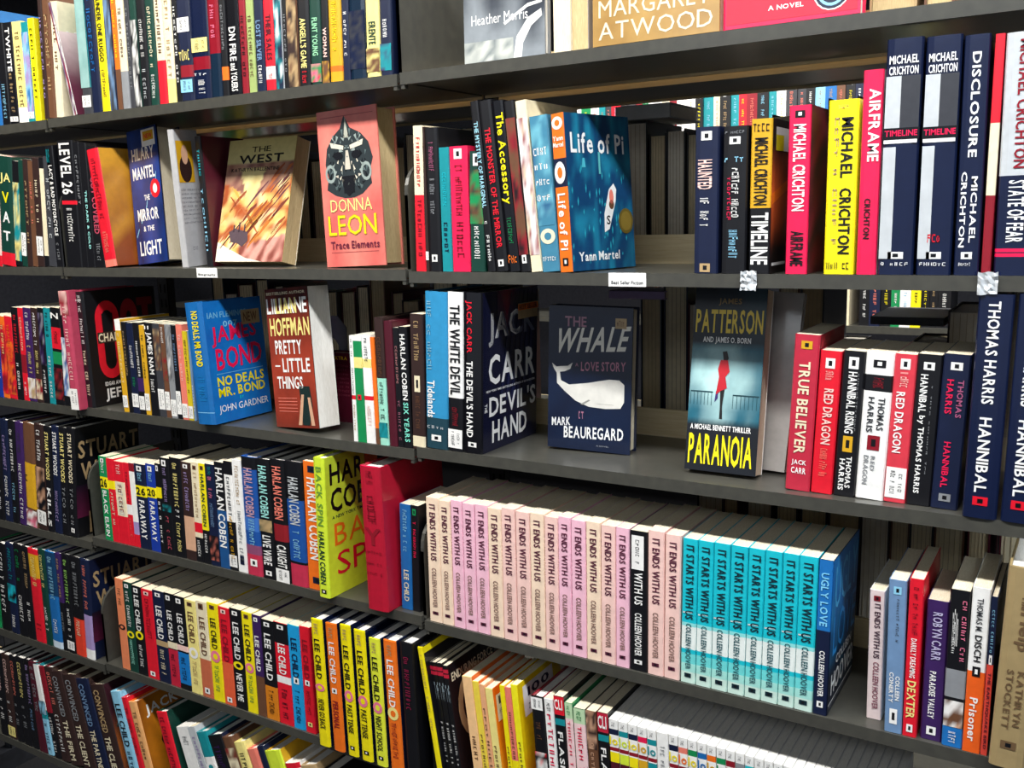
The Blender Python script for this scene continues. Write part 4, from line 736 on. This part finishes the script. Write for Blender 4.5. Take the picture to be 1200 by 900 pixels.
def f_paranoia(a):
    def fn(x, y):
        n = noise.noise(Vector((x*5, y*7, 8)))
        if y > .67: return mixc(C('0e1622'), C('1c4450'), (x-.3)*.9*(y-.6)*3+n*.3)
        if y < .27: return C('10141c')
        return mixc(C('1b5f72'), C('bfe4e0'), 1.0-abs(x-.42)*1.3-abs(y-.5)*2.2+n*.4)
    a.grid(0, 0, 1, 1, 14, 24, fn)
    a.text('JAMES', '9a7a40', .34, .905, .66, .945, 3); a.text('PATTERSON', 'e8c840', .03, .755, .97, .885, 3); a.text('AND JAMES O. BORN', 'w', .15, .695, .82, .735, 3)
    a.poly([(.44, .655), (.50, .66), (.53, .62), (.50, .60), (.46, .61)], '221818', 3)
    a.poly([(.42, .61), (.52, .61), (.555, .55), (.50, .52), (.53, .46), (.44, .44), (.38, .42), (.41, .52), (.39, .56)], 'c0202c', 4)
    a.poly([(.44, .45), (.50, .45), (.48, .36), (.49, .29), (.45, .29), (.45, .36)], '181818', 3); a.poly([(.38, .44), (.42, .45), (.41, .40), (.37, .38)], '3a2a6a', 3)
    for i in range(7): a.rect(.02+i*.05, .36, .027+i*.05, .43, '1a4a52', 2); a.rect(.62+i*.055, .35, .627+i*.055, .42, '1a4a52', 2)
    a.rect(.02, .43, .34, .437, '173e46', 2); a.rect(.62, .42, .98, .427, '173e46', 2)
    a.text('A MICHAEL BENNETT THRILLER', 'w', .05, .225, .90, .255, 3); a.text('PARANOIA', 'y', .04, .035, .94, .205, 3)
def f_heather(a):
    a.grid(0, 0, 1, 1, 14, 26, lambda x, y: mixc(C('8e9498'), C('3c4048'), y*2.6-.3+noise.noise(Vector((x*3, y*5, 8)))*1.3))
    a.grid(0, 0, .62, .12, 8, 3, lambda x, y: mixc(C('e8e8dc'), C('7c8484'), noise.noise(Vector((x*9, y*4, 3)))+.6), 1)
    a.text('Heather Morris', 'w', .10, .215, .80, .275, 2, style='n')
    a.poly([(.62, .0), (.66, .12), (.80, .22), (.96, .26), (.97, .22), (.84, .17), (.74, .08), (.72, 0)], 'f4f4ee', 2); a.poly([(.5, .21), (.8, .30), (.97, .31), (.97, .295), (.8, .28), (.52, .195)], 'f4f4ee', 2)
def f_atwood(a):
    a.grid(0, 0, 1, 1, 8, 10, lambda x, y: mixc(C('9c7640'), C('bd9858'), noise.noise(Vector((x*6, y*8, 8)))+.5))
    a.text('MARGARET', 'cr', .05, .145, .93, .235, 2, style='n'); a.text('ATWOOD', 'cr', .05, .03, .95, .12, 2, style='n'); a.text('A NOVEL', 'cr', .3, .5, .7, .54, 2)
def f_red(a):
    a.rect(.02, .02, .98, .98, 'dc1836', 0); a.text('A NOVEL', 'w', .34, .065, .60, .088, 2)
    a.disc(.80, .115, .13, .085, 'w', 2); a.disc(.80, .115, .12, .078, 'nv', 3); a.ring(.80, .115, .10, .065, .8, 'lb', 4)
R = math.radians
H = lambda lv, bay, px, Y, py, k=1: ztop(lv, bay, px, Y, py)*k
place_display(2, 1, (163, .048), (198, .040), .050, H(2, 1, 140, .05, 156), 'nv', f_mantel, 'thick navy hardback face out with white capitals and red ring, second shelf', R(5), R(-3), True, 'cr')
place_display(2, 1, (221, .028), (247, .086), .014, H(2, 1, 226, .06, 153), 'b9b8b8', f_flap, 'grey jacket flap book with author portrait, behind the thick navy hardback', R(2.3), 0, False, 'w')
place_display(2, 1, (253, .050), (331, .052), .034, .222, 'd8c880', f_west, 'tilted tan paperback face out showing a painted canyon, second shelf', 0, R(-15), False, 'tn')
place_display(2, 1, (384, .030), (453, .030), .046, H(2, 1, 367, .03, 133), 'e08070', f_leon, 'salmon hardback face out with carved door-knocker picture, second shelf', R(2), R(-1), True, 'tn')
place_display(3, 1, (325, .026), (375, .014), .046, H(3, 1, 305, .02, 341), 'db', f_lilliane, 'brown and rust paperback face out with running legs, third shelf', R(4.6), R(-2), False, 'w')
place_display(3, 1, (386, .110), (414, .112), .03, .125, 'mr', lambda a: (a.text('EXTRA', 'gd', .3, .9, .9, .95, 2), [a.text('~7', '7c3040', .15, .8-i*.06, .95, .83-i*.06, 2) for i in range(8)]), 'maroon book set back behind the rust paperback, third shelf', 0, 0, True)
place_display(3, 2, (642, .078), (738, .092), .030, H(3, 2, 655, .08, 361), '0e1a38', f_whale, 'navy hardback face out showing a white whale, third shelf', R(-1.5), R(-1), True, 'cr')
place_display(3, 2, (802, .040), (885, .041), .030, H(3, 2, 822, .04, 342), 'k', f_paranoia, 'paperback face out with running woman in red coat and yellow capitals', 0, R(-10), False, 'cr', gloss=False)
place_display(3, 2, (806, .082), (919, .084), .016, H(3, 2, 940, .08, 346), 'b8b4ac', None, 'pale grey hardback leaning behind the face-out thriller, third shelf', R(-2), R(-12), True, 'w')
place_display(1, 2, (545, .002), (639, .002), .016, .225, 'gy', f_heather, 'grey and white photo cover face out, top shelf', 0, R(-1), True, 'w')
place_display(1, 2, (695, .002), (843, .002), .03, .235, 'c8a060', f_atwood, 'gold hardback face out with large cream serif capitals, top shelf', 0, R(-1), True, 'cr')
place_display(1, 2, (848, .002), (1008, .002), .028, .235, 'cm', f_red, 'red hardback face out with round navy emblem, top shelf', 0, R(-1), True, 'w')
def reversed_book(lv, bay, x0, x1, Y, Hh, base, label, hard=True, D=.14, paper='cr'):
    Z = ZS[lv, bay]+.0002; a = x_at(x0, Y, Z); b = x_at(x1, Y, Z)
    o = book(b-a-.0005, D, Hh, base, '', hard, base, paper); o.location = (b, Y+D, Z); o.rotation_euler = (0, 0, math.pi); meta(o, label, 'book', 'books turned page side out'); return o
reversed_book(1, 2, 649, 669, .006, .22, 'cr', 'book with cream page edges facing out beside the grey photo cover, top shelf', False)
reversed_book(1, 2, 669, 690, .008, .22, 'a09a94', 'taupe book page side out left of the gold hardback, top shelf', False, paper='tn')
reversed_book(1, 2, 1018, 1074, .035, .20, 'tn', 'thick tan book page side out right of the red hardback, top shelf', True, paper='tn')
reversed_book(1, 2, 1082, 1118, .035, .20, 'br', 'brown book page side out at the right end of the top shelf', True, paper='tn')
# sheet-metal bookend with an arched cut-out, behind the rust paperback
def bookend(x, y, z):
    r = bpy.data.objects.new('bookend', None); COL.objects.link(r); r.location = (x, y, z)
    a = Acc(); w, h = .105, .185
    arch = [(.02+.035*(1-math.cos(t)), .11+.04*math.sin(t)) for t in [math.pi*k/10 for k in range(11)]]
    for yy in (0, .0015):
        a.face([(0, yy, 0), (.02, yy, 0), (.02, yy, .11), (0, yy, .11)], 'w'); a.face([(.09, yy, 0), (w, yy, 0), (w, yy, .11), (.09, yy, .11)], 'w')
        a.face([(0, yy, .11)]+[(u, yy, v) for u, v in arch]+[(w, yy, .11), (w, yy, h-.02), (w-.02, yy, h), (.02, yy, h), (0, yy, h-.02)], 'w')
    a.obj('upright_plate', M_METAL, r); plain('base_plate', [((0, -.07, 0), (w, 0, .0012))], M_METAL, r)
    meta(r, 'grey metal bookend with arched cut-out behind the rust paperback', 'bookend')
bookend(x_at(362, .15, ZS[3, 1]), .15, ZS[3, 1])
# ---------------------------------------------------------------- far side of the shelving: books seen from their page edges
ONES = ['zeroth', 'first', 'second', 'third', 'fourth', 'fifth', 'sixth', 'seventh', 'eighth', 'ninth', 'tenth', 'eleventh', 'twelfth', 'thirteenth', 'fourteenth', 'fifteenth', 'sixteenth', 'seventeenth', 'eighteenth', 'nineteenth']
FC = ['k', 'nv', 'dgy', 'db', 'ng', 'dgy', 'k', 'mr', 'br']
rr = random.Random(21)
FSB = Acc()
def far_row(lv, bay, x0, x1, grp, front=.315, low=None):
    """the books on the other side of the shelving, seen in the gaps from their page edges: joined"""
    x = x0; z = ZS[lv, bay]+.0004
    while x < x1:
        T = rr.uniform(.026, .05); D = rr.uniform(.13, .15); h = rr.uniform(.195, .242); c = rr.choice(FC); y = front+rr.uniform(0, .012)
        if low and low[0] < x < low[1]: h *= .62
        FSB.box((x, y, z), (x+.0024, y+D, z+h), c); FSB.box((x+T-.0024, y, z), (x+T, y+D, z+h), c); FSB.box((x+.0024, y+D-.0024, z), (x+T-.0024, y+D, z+h), c)
        FSB.box((x+.0024, y+.003, z+.003), (x+T-.0024, y+D-.003, z+h-.0035), rr.choice(['cr', 'd8c8a4', 'c8b48a', 'e4dccb']))
        for q in range(5): u = x+.0024+(T-.0048)*(q+.5)/5; FSB.box((u, y+.0022, z+.004), (u+.0006, y+.0032, z+h-.005), 'b8a684')
        x += T+rr.choice((.0006, .0006, .004, .012))
far_row(2, 1, -.66, -.06, 'far side books behind the second shelf, middle bay')
far_row(2, 2, .17, .56, 'far side books behind the second shelf, right bay')
far_row(3, 1, -.80, -.04, 'far side books behind the third shelf, middle bay')
far_row(3, 2, .24, .83, 'far side books behind the third shelf, right bay', low=(on_y(940, 400, .315).x, on_y(1085, 400, .315).x))
far_row(4, 2, .34, .83, 'far side books behind the fourth shelf, right bay')
fs = FSB.obj('far_side_books', M_PRINT); meta(fs, 'dark books on the far side of the shelving, page edges showing in the gaps', 'books', None, 'stuff')
def lying(lv, bay, px, py, w, d, t, col, label, Y=.30, rz=0):
    p = on_y(px, py, Y); o = book(t, d, w, col, '', True, col, 'w', simple=True)
    M = Matrix.Translation((p.x, Y, p.z)) @ Matrix.Rotation(rz, 4, 'Z') @ Matrix.Rotation(math.pi/2, 4, 'Y') @ Matrix.Translation((-t, 0, 0))
    o.matrix_world = M; meta(o, label, 'book', 'books lying flat on the far rows')
lying(3, 2, 872, 393, .075, .14, .018, 'bg', 'grey-blue book lying flat beyond the dark red paperback', .33)
lying(3, 2, 1020, 380, .10, .15, .012, 'dgy', 'dark book lying flat beyond the white paperback, third shelf', .33)
lying(3, 2, 714, 350, .10, .12, .014, 'lp', 'lilac book lying flat beyond the whale cover', .31)
lying(2, 2, 722, 143, .095, .13, .024, 'sv', 'pale book lying flat on the far row beyond the upper blue cover', .33)
# ---------------------------------------------------------------- the next shelving unit across the far aisle
YD = 1.65
def dist_shelf(z, x0, x1, label):
    r = bpy.data.objects.new('metal_shelf', None); COL.objects.link(r); r.location = (x0, YD, z)
    plain('shelf_board', [((0, .003, -.012), (x1-x0, .23, 0))], M_METAL, r); plain('front_lip', [((0, 0, -.02), (x1-x0, .003, 0))], M_METAL, r)
    meta(r, label, 'shelf', 'shelves of the distant unit')
zA = on_y(900, 154, YD).z; zB = on_y(1000, 382, YD).z; zm = (zA+zB)/2
for z, n in ((zA, 'upper'), (zm, 'middle'), (zB, 'lower'), (2*zm-zB+.0+(zA-zm)*1.0, 'topmost')): dist_shelf(z, -2.6, 1.75, 'long grey shelf across the far aisle, the %s one' % n)
FARB = Acc()
def dist_row(z, x0, x1, seed, nm):
    """the books across the far aisle, a few pixels each: joined"""
    rr = random.Random(seed); x = x0
    cols = ['k', 'w', 'nv', 'cr', 'k', 'dr', 'y', 'tl', 'w', 'b', 'br', 'dgy', 'k', 'r', 'w', 'lb', 'g']
    while x < x1:
        T = rr.uniform(.020, .034); c = rr.choice(cols); tc = 'w' if c not in ('w', 'cr', 'y', 'lb') else 'k'
        Hh = rr.uniform(.205, .238); y = YD+.012+rr.uniform(0, .01)
        FARB.box((x, y, z), (x+.0022, y+.14, z+Hh), c); FARB.box((x+T-.0028, y, z), (x+T-.0006, y+.14, z+Hh), c)
        FARB.box((x+.0022, y, z), (x+T-.0028, y+.0022, z+Hh), c); FARB.box((x+.0022, y+.0022, z+.003), (x+T-.0028, y+.136, z+Hh-.004), 'cr')
        a = Art().on(lambda u, v, l: (x+u*(T-.0006), y-.0004-l*.0001, z+v*Hh))
        if rr.random() < .4: a.rect(0, .8, 1, 1, rr.choice(['sa', 'br', 'w']), 0)
        a.text('~%d' % rr.randint(5, 8), tc, .25, .5, .75, .93, 2, down=True); a.text('~%d' % rr.randint(5, 8), rr.choice([tc, 'tn', 'sa', 'y', 'lb']), .3, .1, .7, .45, 2, down=True)
        n = len(FARB.v); FARB.v += a.v; FARB.f += [tuple(i+n for i in f) for f in a.f]; FARB.c += a.c
        x += T+(rr.uniform(.02, .09) if rr.random() < .06 else 0)
TENS = ['', '', 'twenty', 'thirty', 'forty', 'fifty', 'sixty', 'seventy']
def ordw(n):
    if n < 20: return ONES[n]
    if n % 10 == 0: return TENS[n//10][:-1]+'ieth'
    return TENS[n//10]+'-'+ONES[n % 10]
dist_row(zA, on_y(640, 130, YD).x, on_y(1060, 130, YD).x, 4, 'upper')
dist_row(zB, on_y(930, 360, YD).x, on_y(1120, 360, YD).x, 9, 'lower')
dist_row(zm+0, on_y(225, 345, YD).x, on_y(480, 345, YD).x, 12, 'middle')
fb = FARB.obj('distant_books', M_PRINT); meta(fb, 'rows of small colourful books on the shelving across the far aisle', 'books', None, 'stuff')
# ---------------------------------------------------------------- cards and tape on the shelf lips
def card(lv, bay, x0, x1, dz, h, txt, label):
    Z = ZS[lv, bay]; a0 = x_at(x0, -.001, Z); a1 = x_at(x1, -.001, Z); r = bpy.data.objects.new('shelf_label', None); COL.objects.link(r); r.location = (a0, -.0004, Z+dz)
    a = Acc(); a.box((0, -.0006, 0), (a1-a0, 0, h), 'w'); a.obj('card', M_PRINT, r)
    b = Art().on(lambda u, v, l: (u*(a1-a0), -.0009, v*h)); b.text(txt, 'dgy', .08, .16, .92, .42, 0); b.obj('lettering', M_PRINT, r)
    meta(r, label, 'label', None); return r
card(2, 1, 230, 254, -.016, .017, 'Biography', 'small white card on the second shelf lip below the canyon cover')
card(2, 2, 713, 757, -.0175, .018, 'Best Seller Fiction', 'white card with black print on the second shelf lip, right bay')
def tape(lv, px, label, w=.02):
    Z = ZS[lv, 2]; x = x_at(px, -.002, Z); rr = random.Random(px); a = Acc(); n = 6; P = [[(x+w*i/n, -.0012-rr.random()*.004, Z+.004-.024*j/n+rr.uniform(-.001, .001)) for j in range(n+1)] for i in range(n+1)]
    for i in range(n):
        for j in range(n): a.face([P[i][j], P[i+1][j], P[i+1][j+1], P[i][j+1]], 'sv')
    o = a.obj('crumpled_tape', M_GLOSS); meta(o, label, 'tape')
tape(2, 868, 'crumpled clear tape on the second shelf lip below the yellow and black spine'); tape(2, 1146, 'crumpled clear tape on the second shelf lip at far right')
# ---------------------------------------------------------------- labels of the shelved books
def near(c):
    if c in PAL: return PAL[c][1]
    q = lin(c); q = [x**.45 for x in q]
    return PAL[min(PAL, key=lambda k: sum((a**.45-b)**2 for a, b in zip(C(k), q)))][1]
from collections import defaultdict, Counter
runs = defaultdict(list)
for b in BOOKS: runs[b[4][:2]].append(b)
cand = {}
for key, bs in runs.items():
    bs.sort(key=lambda b: b[0].location.x)
    where = '%s shelf, %s' % (ORD[key[0]], BAYN[key[1]])
    for i, b in enumerate(bs):
        kind = 'hardback' if b[3] else 'paperback'; c = near(b[1])
        tx = (' with %s lettering' % near(b[2])) if b[2] else ' with blank spine' if 0 else ''
        l = near(bs[i-1][1]) if i else None; r_ = near(bs[i+1][1]) if i+1 < len(bs) else None
        if l and r_: nb = ('between %s and %s books' % (l, r_)) if l != r_ else 'between two %s books' % l
        elif r_: nb = 'left of the %s book' % r_
        else: nb = 'right of the %s book' % l
        full = '%s %s%s, %s, %s' % (c, kind, tx, nb, where)
        alt = '%s %s%s, %s from left, %s' % (c, kind, tx, ordw(i+1), where)
        cand[b[0].name] = (full, alt, b)
cnt = Counter(v[0] for v in cand.values())
seen = set()
for nme, (full, alt, b) in cand.items():
    lab = b[6] or (full if cnt[full] == 1 and len(full.replace('-', ' ').split()) <= 16 else alt)
    key = b[4][:2]
    meta(b[0], lab, 'book', 'books on the %s shelf, %s' % (ORD[key[0]], BAYN[key[1]]))
